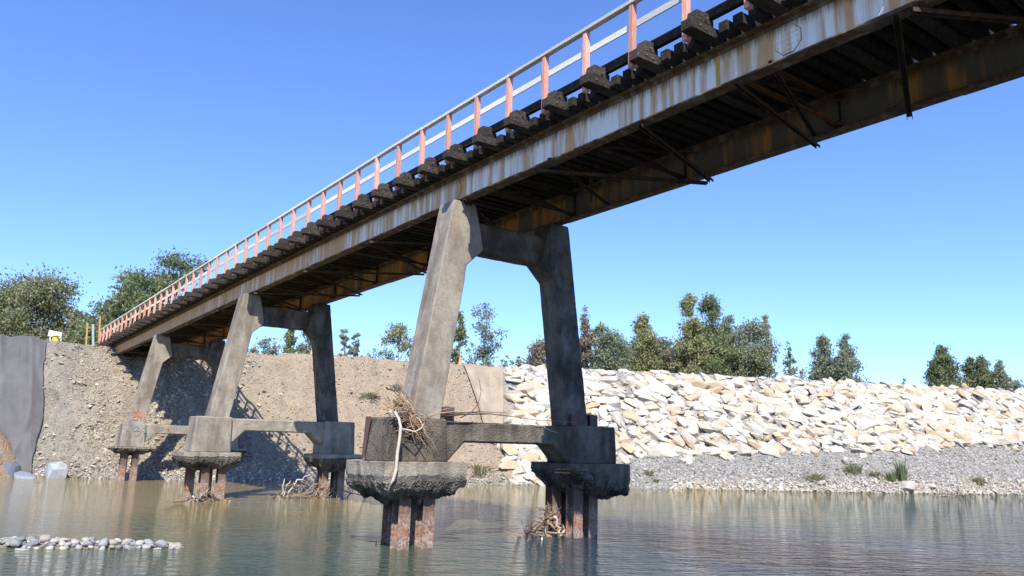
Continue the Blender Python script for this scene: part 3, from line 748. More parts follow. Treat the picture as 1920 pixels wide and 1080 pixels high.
T_ = [
 (32, 503, 140, 108, 'round', 'olive', 'big rounded pale green tree standing at the far left above the geotextile', 1.3),
 (104, 565, 58, 106, 'round', 'olive', 'smaller drooping tree leaning on the right side of the big rounded one', 1.0),
 (-70, 520, 150, 112, 'round', 'green', 'tree cut by the left picture edge behind the big rounded one', 1.0),
 (298, 474, 96, 98, 'layered', 'green', 'tallest open branched tree rising behind the bridge railing at the left', 1.1),
 (222, 505, 120, 95, 'layered', 'green', 'wide open branched tree left of the tallest one behind the railing', 1.3),
 (175, 572, 100, 101, 'bush', 'green', 'dark bushy tree low behind the yellow posts at the bridge end', 1.3),
 (262, 560, 130, 103, 'bush', 'green', 'dense green bush directly behind the left end of the railing', 1.3),
 (130, 600, 90, 90, 'bush', 'green', 'low green bush behind the white barrier board', 1.3),
 (490, 630, 46, 100, 'sparse', 'grey', 'thin wispy tree just right of the second pier left leg', 0.9),
 (528, 602, 32, 104, 'column', 'green', 'narrow pointed dark green tree seen between the legs of the second pier', 1.3),
 (566, 610, 50, 106, 'column', 'grey', 'broader grey green tree right of the narrow pointed one between the second pier legs', 1.2),
 (634, 612, 22, 110, 'sparse', 'grey', 'thin spire-like tree just right of the second pier', 0.8),
 (657, 622, 20, 110, 'sparse', 'grey', 'second thin spire-like tree right of the second pier', 0.8),
 (690, 642, 40, 112, 'bush', 'grey', 'small faint bush halfway between the second pier and the third', 0.5),
 (738, 604, 54, 108, 'sparse', 'yellow', 'light yellow green tree with airy crown left of the largest pier', 1.3),
 (852, 578, 34, 104, 'column', 'green', 'dark green tree tight against the right side of the largest pier left leg', 1.3),
 (902, 562, 58, 106, 'sparse', 'grey', 'tall airy pinkish grey tree framed by the largest pier', 1.0),
 (880, 630, 36, 106, 'bush', 'grey', 'low shrubby growth under the tall airy tree in the largest pier frame', 0.6),
 (948, 656, 24, 118, 'bush', 'olive', 'small round bush left of a similar one above the brown fabric strip', 1.2),
 (968, 656, 20, 118, 'bush', 'green', 'small dark round bush above the left end of the rock slope', 1.2),
 (1010, 636, 62, 112, 'round', 'russet', 'reddish brown tree partly hidden by the largest pier right leg', 1.2),
 (1095, 570, 38, 116, 'column', 'russet', 'brownish slim tall tree just right of the largest pier', 1.3),
 (1126, 594, 44, 118, 'round', 'green', 'dark topped tree second right of the largest pier', 1.2),
 (1150, 612, 66, 114, 'round', 'grey', 'grey green rounded tree third right of the largest pier', 1.3),
 (1208, 586, 62, 118, 'column', 'yellow', 'yellow green tree with a pointed top left of the tallest pair', 1.2),
 (1240, 622, 56, 120, 'round', 'grey', 'medium tree filling the gap left of the tallest pair', 1.1),
 (1268, 640, 46, 117, 'round', 'russet', 'low brownish tree at the foot of the tallest pair', 1.1),
 (1298, 545, 58, 116, 'column', 'yellow', 'tallest pale yellow green tree above the rock slope', 1.4),
 (1338, 550, 74, 119, 'column', 'green', 'tall dark green tree right beside the tallest pale one', 1.4),
 (1372, 578, 52, 122, 'round', 'grey', 'grey green tree behind the tall pair to their right', 1.3),
 (1414, 594, 78, 118, 'round', 'grey', 'wide grey green tree at the right end of the dense clump', 1.4),
 (1444, 584, 32, 121, 'column', 'yellow', 'slender yellowish tree closing the dense clump on its right', 1.4),
 (1487, 636, 24, 122, 'column', 'green', 'small separate slim tree right of the dense clump', 1.0),
 (1497, 680, 34, 120, 'bush', 'russet', 'low brownish bush under the small separate slim tree', 1.0),
 (1552, 624, 50, 124, 'column', 'grey', 'left one of two standing together right of the clump with narrow top', 1.2),
 (1598, 622, 50, 124, 'column', 'grey', 'right one of two standing together with leaning top above the rocks', 1.1),
 (1640, 708, 16, 140, 'bush', 'green', 'tiny green bush poking above the rock crest', 1.0),
 (1706, 700, 20, 150, 'bush', 'grey', 'small distant bush between the leaning pair and the right group', 1.0),
 (1780, 646, 58, 138, 'column', 'green', 'broad pointed tree that begins the right-hand group above the rocks', 1.5),
 (1832, 666, 34, 142, 'column', 'green', 'second tree of the right-hand group', 1.4),
 (1857, 664, 40, 142, 'column', 'green', 'third and bushiest tree of the right-hand group', 1.5),
 (1890, 672, 32, 142, 'column', 'grey', 'last full tree of the right-hand group near the picture edge', 1.4),
 (1918, 704, 26, 146, 'bush', 'grey', 'faint low bush cut by the right picture edge', 0.8),
 (1076, 640, 60, 122, 'round', 'grey', 'grey green tree low between the largest pier right leg and the brown slim tree', 1.0),
 (1180, 640, 60, 124, 'bush', 'grey', 'shrubby grey growth left below the pointed yellow green tree', 1.2),
 (1225, 655, 50, 118, 'bush', 'olive', 'olive shrub below the gap left of the tallest pair', 1.2),
 (1318, 610, 80, 123, 'round', 'grey', 'grey foliage filling the gap between the two tallest trees', 1.3),
 (1360, 640, 80, 116, 'bush', 'green', 'broad low bush at the foot of the tall dark tree', 1.3),
 (1400, 650, 70, 117, 'bush', 'olive', 'olive bush below the wide grey green tree', 1.3),
 (1575, 660, 60, 126, 'bush', 'grey', 'low bush joining the pair of trees right of the clump', 1.1),
 (1808, 695, 50, 140, 'bush', 'green', 'low bush between the first and second tree of the right-hand group', 1.2),
 (460, 640, 30, 110, 'bush', 'grey', 'faint bush behind the second pier left leg', 0.7),
]
for a_ in T_:
    nm = 'bush' if a_[4] == 'bush' else 'tree'
    tree(*a_[:7], density=a_[7], name=nm, cat=nm, group='bushes beyond the far bank' if nm == 'bush' else 'trees beyond the far bank')
r9 = random.Random(99)
cs = []; rs = []
for k_ in range(170):
    px = r9.uniform(-250, 2150); dist = r9.uniform(150, 210)
    q = at_dist(px, 840, dist); hh = r9.uniform(1.0, 5.2) + 8
    if 560 < px < 1000 : hh -= 0.8
    for j in range(2): cs.append((q[0] + r9.uniform(-2, 2), q[1] + r9.uniform(-2, 2), hh - r9.uniform(0, 2.2))); rs.append(r9.uniform(1.0, 2.2))
tag(leaf_cloud('distant_scrub', cs, rs, 26000, 0.34, leaf['grey'], None), 'low band of faint scrub far behind the levee crest', None, None, 'stuff')

def tuft(p, hgt, wid, n, mat, label, name='grass_tuft', cat='grass tuft', group='weeds on the far bank'):
    p = Vector(p); mb = MB(); r = random.Random(int(p.x * 31 + p.y * 17))
    for _ in range(n):
        a = r.uniform(0, 6.28); q = p + Vector((math.cos(a), math.sin(a), 0)) * r.uniform(0, wid * 0.4)
        l_ = hgt * r.uniform(0.5, 1.0); lean_ = Vector((math.cos(a), math.sin(a), 0)) * r.uniform(0, wid * 0.5)
        sd = Vector((-math.sin(a), math.cos(a), 0)) * 0.03
        m_ = q + lean_ * 0.4 + Vector((0, 0, l_ * 0.6)); t_ = q + lean_ + Vector((0, 0, l_))
        mb.add([q - sd, q + sd, m_ + sd * 1.4, m_ - sd * 1.4, t_], [(0, 1, 2, 3), (3, 2, 4)])
    return tag(build(name, mb, mat), label, cat, group)
for (px, py, hgt, wid, n, c_, lab) in [
    (690, 748, 0.55, 1.6, 130, 'olive', 'dry olive weed patch on the slope left of the driftwood bundle'),
    (742, 733, 0.7, 1.0, 70, 'grey', 'small grey weed directly above the driftwood bundle on the slope'),
    (893, 889, 0.85, 1.5, 90, 'yellow', 'bright green grass clump near the waterline under the lower pier beam'),
    (872, 880, 0.5, 0.5, 50, 'olive', 'small dry tuft just left of the bright green grass clump'),
    (1688, 902, 2.0, 1.0, 70, 'green', 'tallest green spiky weed on the right beach'),
    (1668, 902, 0.9, 1.1, 70, 'green', 'low dark weed at the left foot of the tallest spiky one'),
    (1527, 900, 0.6, 1.8, 130, 'yellow', 'wide low yellow green weed patch near the water on the right beach'),
    (1603, 888, 0.9, 1.5, 110, 'olive', 'straggly weed mid beach between the wide patch and the tall one'),
    (1835, 909, 0.8, 0.9, 80, 'yellow', 'small yellow green tuft near the right picture edge on the beach'),
    (1212, 892, 0.45, 1.0, 60, 'olive', 'dry tuft on the beach close to the largest pier right leg'),
    (1226, 905, 0.35, 0.5, 40, 'green', 'tiny green tuft by the water near the largest pier'),
    (1640, 893, 0.5, 1.4, 60, 'olive', 'dry brownish weed strip left of the tall spiky weed')]:
    tuft(beach_pt(px, py), hgt, wid, n, leaf[c_], lab)

# ------------------------------------------------------------------ the bridge
def zd(y): return float(np.interp(y, [20, 38, 57, 77, 90], [0, -0.15, -0.38, -0.60, -0.65]))
Y0, Y1 = -13.0, 77.0
YS = list(np.linspace(Y0, Y1, 91))
XC = 14.2
bridge = thing('bridge', (XC, 38.4, 9.9), 'long narrow steel girder bridge with timber deck and salmon posted railing', 'bridge')
ZB, ZT = 10.03, 10.95
def girder(xw, mat, out, lab):
    g = tag(link(bpy.data.objects.new('girder', None), bridge, (xw, 38.4, ZB)), lab)
    mb = MB(); mb.strip(xw - 0.008, xw + 0.008, ZB + 0.034, ZT - 0.034, YS); build('web', mb, mat, g)
    mb = MB(); mb.strip(xw - 0.17, xw + 0.17, ZB, ZB + 0.032, YS); build('bottom_flange', mb, flange_rust, g)
    mb = MB(); mb.strip(xw - 0.17, xw + 0.17, ZT - 0.032, ZT, YS); build('top_flange', mb, flange_rust, g)
    # flange angles riveted to the web
    mb = MB()
    for s_ in (-1, 1):
        mb.strip(xw + s_ * 0.016 - 0.007, xw + s_ * 0.016 + 0.007, ZT - 0.13, ZT - 0.034, YS)
    build('top_angle', mb, flange_rust, g)
    for y in np.arange(Y0 + 2, Y1, 12.4):                       # cover plates over the middle of each length
        mb = MB(); mb.strip(xw - 0.15, xw + 0.15, ZB - 0.024, ZB - 0.002, list(np.linspace(y, min(Y1, y + 5.2), 7))); build('cover_plate', mb, flange_rust, g)
    for yc in (-3.7, 8.0, 19.75, 31.5, 43.1, 54.8, 66.4):
        mb = MB(); z0 = ZB + (ZT - ZB) / 2 + zd(yc) - 0.01; ra = 0.30; xf = xw + out * 0.009; xo = xf + out * 0.014
        oc = [(yc + ra * math.cos(math.radians(22.5 + 45 * k)), z0 + ra * math.sin(math.radians(22.5 + 45 * k))) for k in range(8)]
        v = [(xf, y, z) for y, z in oc] + [(xo, y, z) for y, z in oc]
        mb.add(v, [tuple(range(8)), tuple(range(15, 7, -1))] + [(k, (k + 1) % 8, 8 + (k + 1) % 8, 8 + k) for k in range(8)])
        for a_ in range(-2, 3):
            for b_ in range(-2, 3):
                yy, zz = yc + a_ * 0.105, z0 + b_ * 0.105
                if math.hypot(yy - yc, zz - z0) < ra * 0.9:
                    mb.tube([(xo, yy, zz), (xo + out * 0.022, yy, zz)], [0.022, 0.012], 6)
        build('splice_plate', mb, mat, g)
        mb = MB(); ra2 = ra + 0.012                              # the dark open joint round the plate
        oc2 = [(yc + ra2 * math.cos(math.radians(22.5 + 45 * k)), z0 + ra2 * math.sin(math.radians(22.5 + 45 * k))) for k in range(8)]
        v = [(xf - out * 0.0005, y, z) for y, z in oc2] + [(xf + out * 0.004, y, z) for y, z in oc2]
        mb.add(v, [tuple(range(8)), tuple(range(15, 7, -1))] + [(k, (k + 1) % 8, 8 + (k + 1) % 8, 8 + k) for k in range(8)])
        build('plate_joint', mb, brace_rust, g)
    # rivet rows
    mb = MB()
    for y in np.arange(4.0, 34.0, 0.14):
        z = ZB + 0.032 + zd(y)
        for dx in (-0.09, 0.09):
            mb.tube([(xw + dx, y, z), (xw + dx, y, z + 0.016)], [0.018, 0.008], 5)
            if (y % 12.4) < 6: mb.tube([(xw + dx, y, ZB - 0.026 + zd(y)), (xw + dx, y, ZB - 0.044 + zd(y))], [0.018, 0.008], 5)
        mb.tube([(xw + out * 0.022, y, ZT - 0.08 + zd(y)), (xw + out * 0.040, y, ZT - 0.08 + zd(y))], [0.018, 0.008], 5)
    tag(build('rivets', mb, flange_rust, g), kind='stuff')
    return g
girder(12.3, girder_paint, -1, 'near steel girder with pale blue-white paint streaked by rust')
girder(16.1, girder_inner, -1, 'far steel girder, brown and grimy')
mb = MB(); mb.box(12.3 - 0.0125, 12.3 - 0.0095, 9.62, 9.72, ZB + 0.036, ZT - 0.14); build('rust_stain', mb, simple('ochre paint strip', (0.55, 0.36, 0.06), 0.7), bridge)

# bracing between the girders
def angle(p, q, mat, sz=0.10):
    mb = MB(); p, q = Vector(p), Vector(q)
    mb.bar(p, q, sz, 0.012); d = (q - p).normalized(); a = d.cross(Vector((0, 0, 1))).normalized()
    for sd in (-1, 1): mb.bar(p + a * (sd * (sz / 2 - 0.006)) + Vector((0, 0, -sz * 0.33)), q + a * (sd * (sz / 2 - 0.006)) + Vector((0, 0, -sz * 0.33)), 0.012, sz * 0.6)
    return build('brace', mb, mat, bridge)
zl = ZB - 0.075
def lat(yn, yf, xa=12.12, xb=16.3, mat=brace_rust, dz=0.0, sz=0.115):
    angle((xa, yn, zl + dz + zd(yn)), (xb, yf, zl + dz + zd(yf)), mat, sz)
lat(5.85, 7.75); lat(5.6, 3.2, dz=-0.02); lat(9.1, 9.95, dz=-0.0, sz=0.10); lat(8.3, 9.95, dz=0.16, sz=0.09)
lat(11.75, 13.15); lat(15.55, 13.3, dz=-0.02); lat(15.0, 17.0, dz=0.14, sz=0.09); lat(3.0, 1.0)
y = 19.0; k = 0
while y < 74:
    lat(y, y + 3.1, sz=0.10); lat(y + 6.2, y + 3.3, dz=-0.02, sz=0.10); y += 6.2
# cross frames: struts and diagonals standing between the webs
for k, y in enumerate(np.arange(-9.4, 76, 4.65)):
    m_ = brace_ochre if k % 3 == 1 else brace_rust; d = zd(y)
    angle((12.32, y, ZB + 0.16 + d), (16.08, y, ZB + 0.16 + d), m_, 0.09)
    angle((12.32, y + 0.03, ZT - 0.14 + d), (16.08, y + 0.03, ZT - 0.14 + d), m_, 0.09)
    angle((12.32, y - 0.06, ZB + 0.10 + d), (16.08, y - 0.06, ZT - 0.10 + d), brace_rust, 0.07)
    angle((12.32, y + 0.10, ZT - 0.10 + d), (16.08, y + 0.10, ZB + 0.10 + d), brace_rust, 0.07)
    for xa in (12.312, 16.0):
        mb = MB(); mb.box(xa, xa + 0.088, y - 0.006, y + 0.006, ZB + 0.04 + d, ZT - 0.04 + d); build('stiffener', mb, brace_rust, bridge)
for y, x in ((16.9, 15.3),):
    mb = MB(); mb.box(x, x + 0.07, y, y + 0.07, ZB + 0.02, ZT); build('brace', mb, brace_ochre, bridge)

# sleepers, brackets, deck boards
SP = 1.53; PY = [11.26 + SP * k for k in range(-15, 44)]
def sleeper(x0, x1, hh=0.24, ww=0.22):
    mb = MB(); mb.box(x0, x1, -ww / 2, ww / 2, 0, hh); o = build('sleeper', mb, tar_wood, bridge, (0, 0, 0), bevel=0.012); return o
proto = None; n_ = 0
for k, py_ in enumerate(PY):
    for j in range(1, 4):
        y = py_ - 0.215 + j * SP / 4
        if not (Y0 < y < Y1): continue
        if proto is None: proto = sleeper(11.75, 16.66)
        o = copy(proto, bridge, (rnd.uniform(-0.035, 0.03), y + rnd.uniform(-0.02, 0.02), ZT + 0.002 + zd(y))) if n_ else proto
        if not n_: o.location = Vector((0, y, ZT + 0.002 + zd(y))) - wloc(bridge)
        n_ += 1
bp = None
for k, py_ in enumerate(PY):
    y = py_ - 0.215
    if not (Y0 < y < Y1): continue
    jx = rnd.uniform(-0.05, 0.06); d = zd(y)
    mb = MB(); w2 = 0.145 + rnd.uniform(-0.015, 0.015)
    mb.box(11.18 + jx, 17.2, y - w2, y + w2, ZT + 0.002 + d, ZT + 0.235 + d)
    b = build('bracket_beam', mb, bracket_wood, bridge, bevel=0.015)
    mb = MB(); tp = ZT + 0.50 + d + rnd.uniform(-0.05, 0.03)
    x0, x1 = 11.33 + jx + rnd.uniform(-0.02, 0.05), 11.715
    v = [(x0, y - w2 + .01, ZT + 0.238 + d), (x1, y - w2 + .01, ZT + 0.238 + d), (x1, y + w2 - .01, ZT + 0.238 + d), (x0, y + w2 - .01, ZT + 0.238 + d),
         (x0 + 0.05, y - w2 + .02, tp), (x1, y - w2 + .02, tp + 0.02), (x1, y + w2 - .02, tp + 0.02), (x0 + 0.05, y + w2 - .02, tp)]
    mb.add(v, [(3, 2, 1, 0), (4, 5, 6, 7), (0, 1, 5, 4), (1, 2, 6, 5), (2, 3, 7, 6), (3, 0, 4, 7)])
    build('bracket_block', mb, bracket_wood, b, bevel=0.012)
    mb = MB()
    for xx, zz in ((11.42 + jx, ZT + 0.12), (11.58, ZT + 0.32), (11.62 + jx, ZT + 0.10)):
        mb.tube([(xx, y - w2, zz + d), (xx, y - w2 - 0.03, zz + d)], [0.022, 0.018], 6)
    build('bolt', mb, flange_rust, b)
    mb = MB()
    for xa in (11.73, 16.53): mb.box(xa, xa + 0.15, y - 0.09, y + 0.09, ZT + 0.238 + d, ZT + 0.407 + d); build('packing_block', mb, tar_wood, b); mb = MB()
for s_, (xa, xb) in enumerate(((11.74, 11.865), (16.54, 16.67))):
    for seg in range(15):
        ya, yb = Y0 + seg * 6.12, min(Y1, Y0 + (seg + 1) * 6.12 - 0.02)
        if yb <= ya: break
        j = rnd.uniform(-0.015, 0.015); mb = MB(); mb.strip(xa + j, xb + j, ZT + 0.41 + rnd.uniform(0.003, 0.01), ZT + 0.63 + rnd.uniform(-0.02, 0.02), list(np.linspace(ya, yb, 6)))
        build('curb_beam', mb, tar_wood, bridge, bevel=0.01)
for i in range(14):
    x = 12.62 + i * 0.25; mb = MB(); mb.strip(x, x + 0.235, ZT + 0.245, ZT + 0.30 + rnd.uniform(0, 0.012), list(np.linspace(Y0, Y1, 40)))
    build('deck_board', mb, tar_wood, bridge)

# railings
def railing(xp, side, lab):
    rl = tag(link(bpy.data.objects.new('railing', None), bridge, (xp, 38.4, ZT)), lab)
    mb = MB(); mb.box(-0.065, 0.065, -0.065, 0.065, -0.06, 1.47)
    p0 = None
    for k, y in enumerate(PY):
        if not (Y0 < y < Y1): continue
        lo = (xp, y + rnd.uniform(-0.02, 0.02), ZT + zd(y)); tl = (rnd.gauss(0, 0.010), rnd.gauss(0, 0.010), rnd.gauss(0, 0.04))
        if p0 is None:
            p0 = build('post', mb, post_paint, rl, (0, 0, 0), bevel=0.008); p0.location = Vector(lo) - wloc(rl)
        else: copy(p0, rl, lo, tl)
    for a_ in range(0, len(PY) - 3, 3):
        ya, yb = PY[a_] - 0.02, PY[a_ + 3] - 0.04
        if yb < Y0 or ya > Y1: continue
        ya, yb = max(ya, Y0), min(yb, Y1)
        ys = list(np.linspace(ya, yb, 4)); j = rnd.uniform(-0.012, 0.012)
        mb = MB(); mb.strip(xp - 0.075 + j, xp + 0.075 + j, ZT + 1.472, ZT + 1.56 + rnd.uniform(0, 0.01), ys); build('top_rail', mb, rail_paint, rl, bevel=0.006)
        mb = MB(); xi = xp + side * 0.067; xo = xi + side * 0.035
        mb.strip(min(xi, xo), max(xi, xo), ZT + 0.94 + j, ZT + 1.10 + j, ys); build('mid_rail', mb, rail_paint, rl, bevel=0.006)
    return rl
railing(11.40, 1, 'near railing of salmon posts and white rails')
railing(17.0, -1, 'far railing, mostly hidden by the deck')

# ------------------------------------------------------------------ piers
def cap_mesh(x0, x1, y0, y1, ztop, band, depth, seed, peakx=0.45, skew=0.0):
    """pile cap: clean upper band, torn ragged belly"""
    nx, ny = 84, 56; v = []; f = []; sd = Vector((seed * 3.1, seed * 1.7, seed))
    idx = {}
    def put(p): v.append(p); return len(v) - 1
    top = [[None] * (ny + 1) for _ in range(nx + 1)]; bot = [[None] * (ny + 1) for _ in range(nx + 1)]
    for i in range(nx + 1):
        for j in range(ny + 1):
            u, w = i / nx, j / ny; x, y = x0 + (x1 - x0) * u, y0 + (y1 - y0) * w
            q = Vector((x, y, 0)) + sd
            ex = min(u / peakx, (1 - u) / (1 - peakx)); ey = 1 - abs(2 * w - 1)
            e = min(ex * 1.15, ey * 1.7, 1.0)
            hump = depth * (e ** 0.5)
            rough = noise.fractal(q * 2.3, 0.7, 2.1, 6) * 0.13 * min(1, 0.35 + e * 2) + noise.ridged_multi_fractal(q * 4.6, 0.7, 2.2, 4, 0.8, 2.0) * 0.075
            zb = ztop - band - hump + rough + skew * (u - 0.5)
            edge = (noise.noise(q * 2.5) * 0.03)
            top[i][j] = put((x, y, ztop + noise.fractal(q * 2, 0.9, 2, 3) * 0.02))
            dx = dy = 0
            if e > 0.02:
                dx = noise.noise(q * 6 + Vector((5, 0, 0))) * 0.09; dy = noise.noise(q * 6 + Vector((0, 9, 0))) * 0.09
            bot[i][j] = put((x + dx, y + dy, min(zb, ztop - band * 0.55)))
    for i in range(nx):
        for j in range(ny):
            f.append((top[i][j], top[i + 1][j], top[i + 1][j + 1], top[i][j + 1]))
            f.append((bot[i][j], bot[i][j + 1], bot[i + 1][j + 1], bot[i + 1][j]))
    rim = [(i, 0) for i in range(nx)] + [(nx, j) for j in range(ny)] + [(i, ny) for i in range(nx, 0, -1)] + [(0, j) for j in range(ny, 0, -1)]
    m = len(rim); rows = [[top[i][j] for i, j in rim]]
    for r_ in range(1, 6):
        row = []
        for i, j in rim:
            a, b = Vector(v[top[i][j]]), Vector(v[bot[i][j]]); p = a.lerp(b, r_ / 6)
            c = Vector(((x0 + x1) / 2, (y0 + y1) / 2, p.z)); out = (p - c).normalized()
            p = p + out * (noise.fractal((p + sd) * 2.6, 0.9, 2, 4) * 0.03 - (0.05 if r_ == 5 else 0))
            row.append(put(tuple(p)))
        rows.append(row)
    rows.append([bot[i][j] for i, j in rim])
    for r_ in range(6):
        for k in range(m): f.append((rows[r_][k], rows[r_ + 1][k], rows[r_ + 1][(k + 1) % m], rows[r_][(k + 1) % m]))
    mb = MB(); mb.add(v, f); mb.belly = [k % 2 == 1 if k < 2 * nx * ny else (k - 2 * nx * ny) // m >= 5 for k in range(len(f))]; return mb
def h_pile(x, y, z0, z1, w=0.36, tilt=0.0):
    mb = MB()
    for z_ in (0,):
        mb.bar((x + tilt, y - w / 2, z0), (x, y - w / 2, z1), w, 0.022, (0, 1, 0)); mb.bar((x + tilt, y + w / 2, z0), (x, y + w / 2, z1), w, 0.022, (0, 1, 0))
        mb.bar((x + tilt, y, z0), (x, y, z1), 0.02, w - 0.026, (0, 1, 0))
    return mb
def pier(yc, zblk, zcap, ztop, label, style, detail=True):
    pr = thing('bridge_pier', (XC, yc, 0), label, 'pier', 'concrete A-frame piers of the bridge')
    yf, yb = yc - 0.45, yc + 0.40
    for sgn in (-1, 1):
        def X(x): return x if sgn < 0 else 2 * XC - x
        leg = [(11.02, zblk - 0.02), (11.88, zblk - 0.02), (12.50, ztop - 1.92), (13.06, ztop - 1.40), (12.90, ztop - 0.62), (12.72, ztop), (11.93, ztop)]
        if sgn < 0: leg[0] = (10.84, leg[0][1]); leg[1] = (11.78, leg[1][1])
        leg = [(X(x), z) for x, z in leg]; leg = leg if sgn < 0 else leg[::-1]
        rough_solid('leg', leg, yf, yb, conc if sgn < 0 else conc_shaded, pr, 0.018, 0.20, chip=0.03)
        bo = style.get('outer', 9.98); blk = [(bo, zcap - 0.02), (11.90, zcap - 0.02), (11.84, zblk), (bo + 0.08, zblk)]
        blk = [(X(x), z) for x, z in blk]; blk = blk if sgn < 0 else blk[::-1]
        rough_solid('pile_block', blk, yc - 0.72, yc + 0.62, style['blk'], pr, 0.03, 0.20, chip=0.05)
        ca, cb = (9.72, 12.28) if sgn < 0 else (2 * XC - 12.12, 2 * XC - 9.85)
        if sgn < 0: ca += style.get('cx', 0); cb += style.get('cx', 0) * 0.8
        mbc = cap_mesh(ca, cb, yc - 1.15, yc + 1.15, zcap, style['band'], style['depth'][0 if sgn < 0 else 1], yc + sgn, 0.42 if sgn < 0 else 0.40, style['skew'][0 if sgn < 0 else 1])
        oc_ = build('pile_cap', mbc, style['cap'][0 if sgn < 0 else 1], pr, smooth=True, sharp=24)
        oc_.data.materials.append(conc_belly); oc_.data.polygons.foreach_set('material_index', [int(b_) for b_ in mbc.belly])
        for (dx, dy) in style['piles'][0 if sgn < 0 else 1]:
            x = (10.0 if sgn < 0 else 2 * XC - 12.0) + dx
            build('pile', h_pile(x, yc + dy, -1.8, zcap - style['band'] - 0.1, tilt=style.get('tilt', 0)), pile_steel, pr)
    zb = ztop - 1.44
    beam = [(12.6, zb), (15.8, zb), (15.8, zb + 0.95), (12.6, zb + 0.95)]
    rough_solid('upper_beam', beam, yf + 0.17, yb - 0.10, conc_shaded, pr, 0.02, 0.22)
    if True:
        hn = [(15.25, zb + 0.01), (16.1, zb + 0.01), (16.1, zb - 0.85), (15.88, zb - 0.62)]
    zl_ = zblk - 0.62
    lb = [(11.7, zl_ - 0.55), (12.0, zl_ - 0.55), (12.55, zl_), (15.85, zl_), (16.4, zl_ - 0.55), (16.7, zl_ - 0.55), (16.7, zblk - 0.04), (11.7, zblk - 0.04)]
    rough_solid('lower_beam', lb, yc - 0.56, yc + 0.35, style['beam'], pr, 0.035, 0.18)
    return pr
P2 = 19.72; P1 = 39.0; P0 = 57.0
stA = dict(blk=conc_dark, cap=(conc_cap, conc_dark), beam=conc_dark, band=0.55, depth=(0.62, 0.50), skew=(0.05, -0.60),
           piles=([(0.62, -0.55), (1.36, -0.55), (0.92, 0.55), (1.62, 0.55)], [(0.42, -0.45), (1.05, -0.45), (0.42, 0.60), (1.05, 0.62)]), tilt=-0.04)
pier(P2, 3.44, 2.26, 9.99, 'nearest visible concrete pier with dark blocks and driftwood on its left foot', stA)
stB = dict(outer=10.13, blk=conc, cap=(conc, conc), beam=conc, band=0.32, depth=(0.55, 0.60), skew=(0.05, 0.05),
           piles=([(0.85, -0.50), (1.62, -0.50), (0.50, 0.55), (1.30, 0.55)], [(0.35, -0.50), (1.25, -0.45), (0.70, 0.55), (1.45, 0.55)]))
pier(P1, 3.80, 2.16, 9.87, 'middle concrete pier with pale square blocks standing in the river', stB)
stC = dict(outer=10.42, cx=0.35, blk=conc, cap=(conc, conc), beam=conc, band=0.16, depth=(0.35, 0.40), skew=(0.0, 0.0),
           piles=([(0.75, -0.5), (1.45, -0.5), (1.0, 0.5)], [(0.5, -0.5), (1.3, -0.5), (0.9, 0.5)]))
pier(P0, 3.66, 2.15, 9.66, 'farthest concrete pier with orange graffiti at the foot of the gravel bank', stC)
pier(P2 - 18.7, 3.44, 2.26, 9.99, 'concrete pier beyond the right picture edge carrying the nearest span', stA)
# timber and concrete abutment under the left end
mb = MB(); mb.box(11.2, 17.2, 76.2, 77.6, 8.2, ZB - 0.62); build('abutment', mb, conc, bridge, bevel=0.05)

# steel stubs standing on the nearest pier
def stub(x0, x1, y0, y1, z0, z1, label):
    mb = MB(); t = 0.02
    mb.box(x0, x1, y0, y0 + t, z0, z1); mb.box(x0, x1, y1 - t, y1, z0, z1); mb.box((x0 + x1) / 2 - t / 2, (x0 + x1) / 2 + t / 2, y0 + t + 0.001, y1 - t - 0.001, z0, z1)
    tag(build('steel_stub', mb, steel_plum, bevel=0.003), label, 'steel beam stub', 'cut off steel stubs on the nearest pier')
stub(11.80, 12.12, P2 - 0.62, P2 - 0.32, 3.36, 3.80, 'cut plum coloured steel stub at the inner foot of the nearest pier left leg')
stub(16.45, 16.80, P2 - 0.70, P2 - 0.47, 3.44, 3.80, 'cut dark steel stub in front of the nearest pier right leg')
stub(17.55, 17.88, P2 - 0.35, P2 + 0.0, 3.44, 3.82, 'cut dark steel stub standing right of the nearest pier right leg')
# rusted side plate on the left block
mb = MB(); mb.add([(9.945, P2 + 0.52, 2.30), (9.945, P2 + 0.63, 2.30), (9.99, P2 + 0.61, 3.46), (9.99, P2 + 0.30, 3.46), (9.925, P2 + 0.52, 2.30), (9.925, P2 + 0.63, 2.30), (9.97, P2 + 0.61, 3.46), (9.97, P2 + 0.30, 3.46)],
              [(0, 1, 2, 3), (7, 6, 5, 4), (0, 4, 5, 1), (1, 5, 6, 2), (2, 6, 7, 3), (3, 7, 4, 0)])
tag(build('edge_plate', mb, steel_plum), 'purple brown steel plate on the left edge of the nearest pier left block', 'steel plate')

# graffiti: thin painted strokes on the farthest pier
def strokes(name, yplane, lines, w, mat, parent):
    mb = MB()
    for ln in lines:
        for (a, b) in zip(ln[:-1], ln[1:]):
            p, q = on_y(*a, yplane), on_y(*b, yplane); mb.bar(tuple(p), tuple(q), w, 0.006, (0, 1, 0)) if True else None
    return build(name, mb, mat, parent)
p0 = [o for o in C.objects if o.name.startswith('bridge_pier')][2]
yl = P0 - 0.49
strokes('graffiti', yl, [[(250, 764), (248, 772), (252, 771), (256, 777)], [(251, 780), (249, 787)], [(252, 774), (257, 772)], [(251, 781), (256, 780)], [(250, 787), (256, 787)],
                         [(257, 787), (261, 773), (264, 787)], [(258, 781), (264, 781)], [(262, 771), (267, 778), (263, 786)], [(266, 768), (271, 777), (269, 788)], [(249, 764), (253, 769), (256, 775)]], 0.042, orange_paint, p0)
yb_ = P0 - 0.765
ov = lambda cx, cy, a, b, n=14: [(cx + a * math.cos(t * 6.2832 / n), cy + b * math.sin(t * 6.2832 / n)) for t in range(n + 1)]
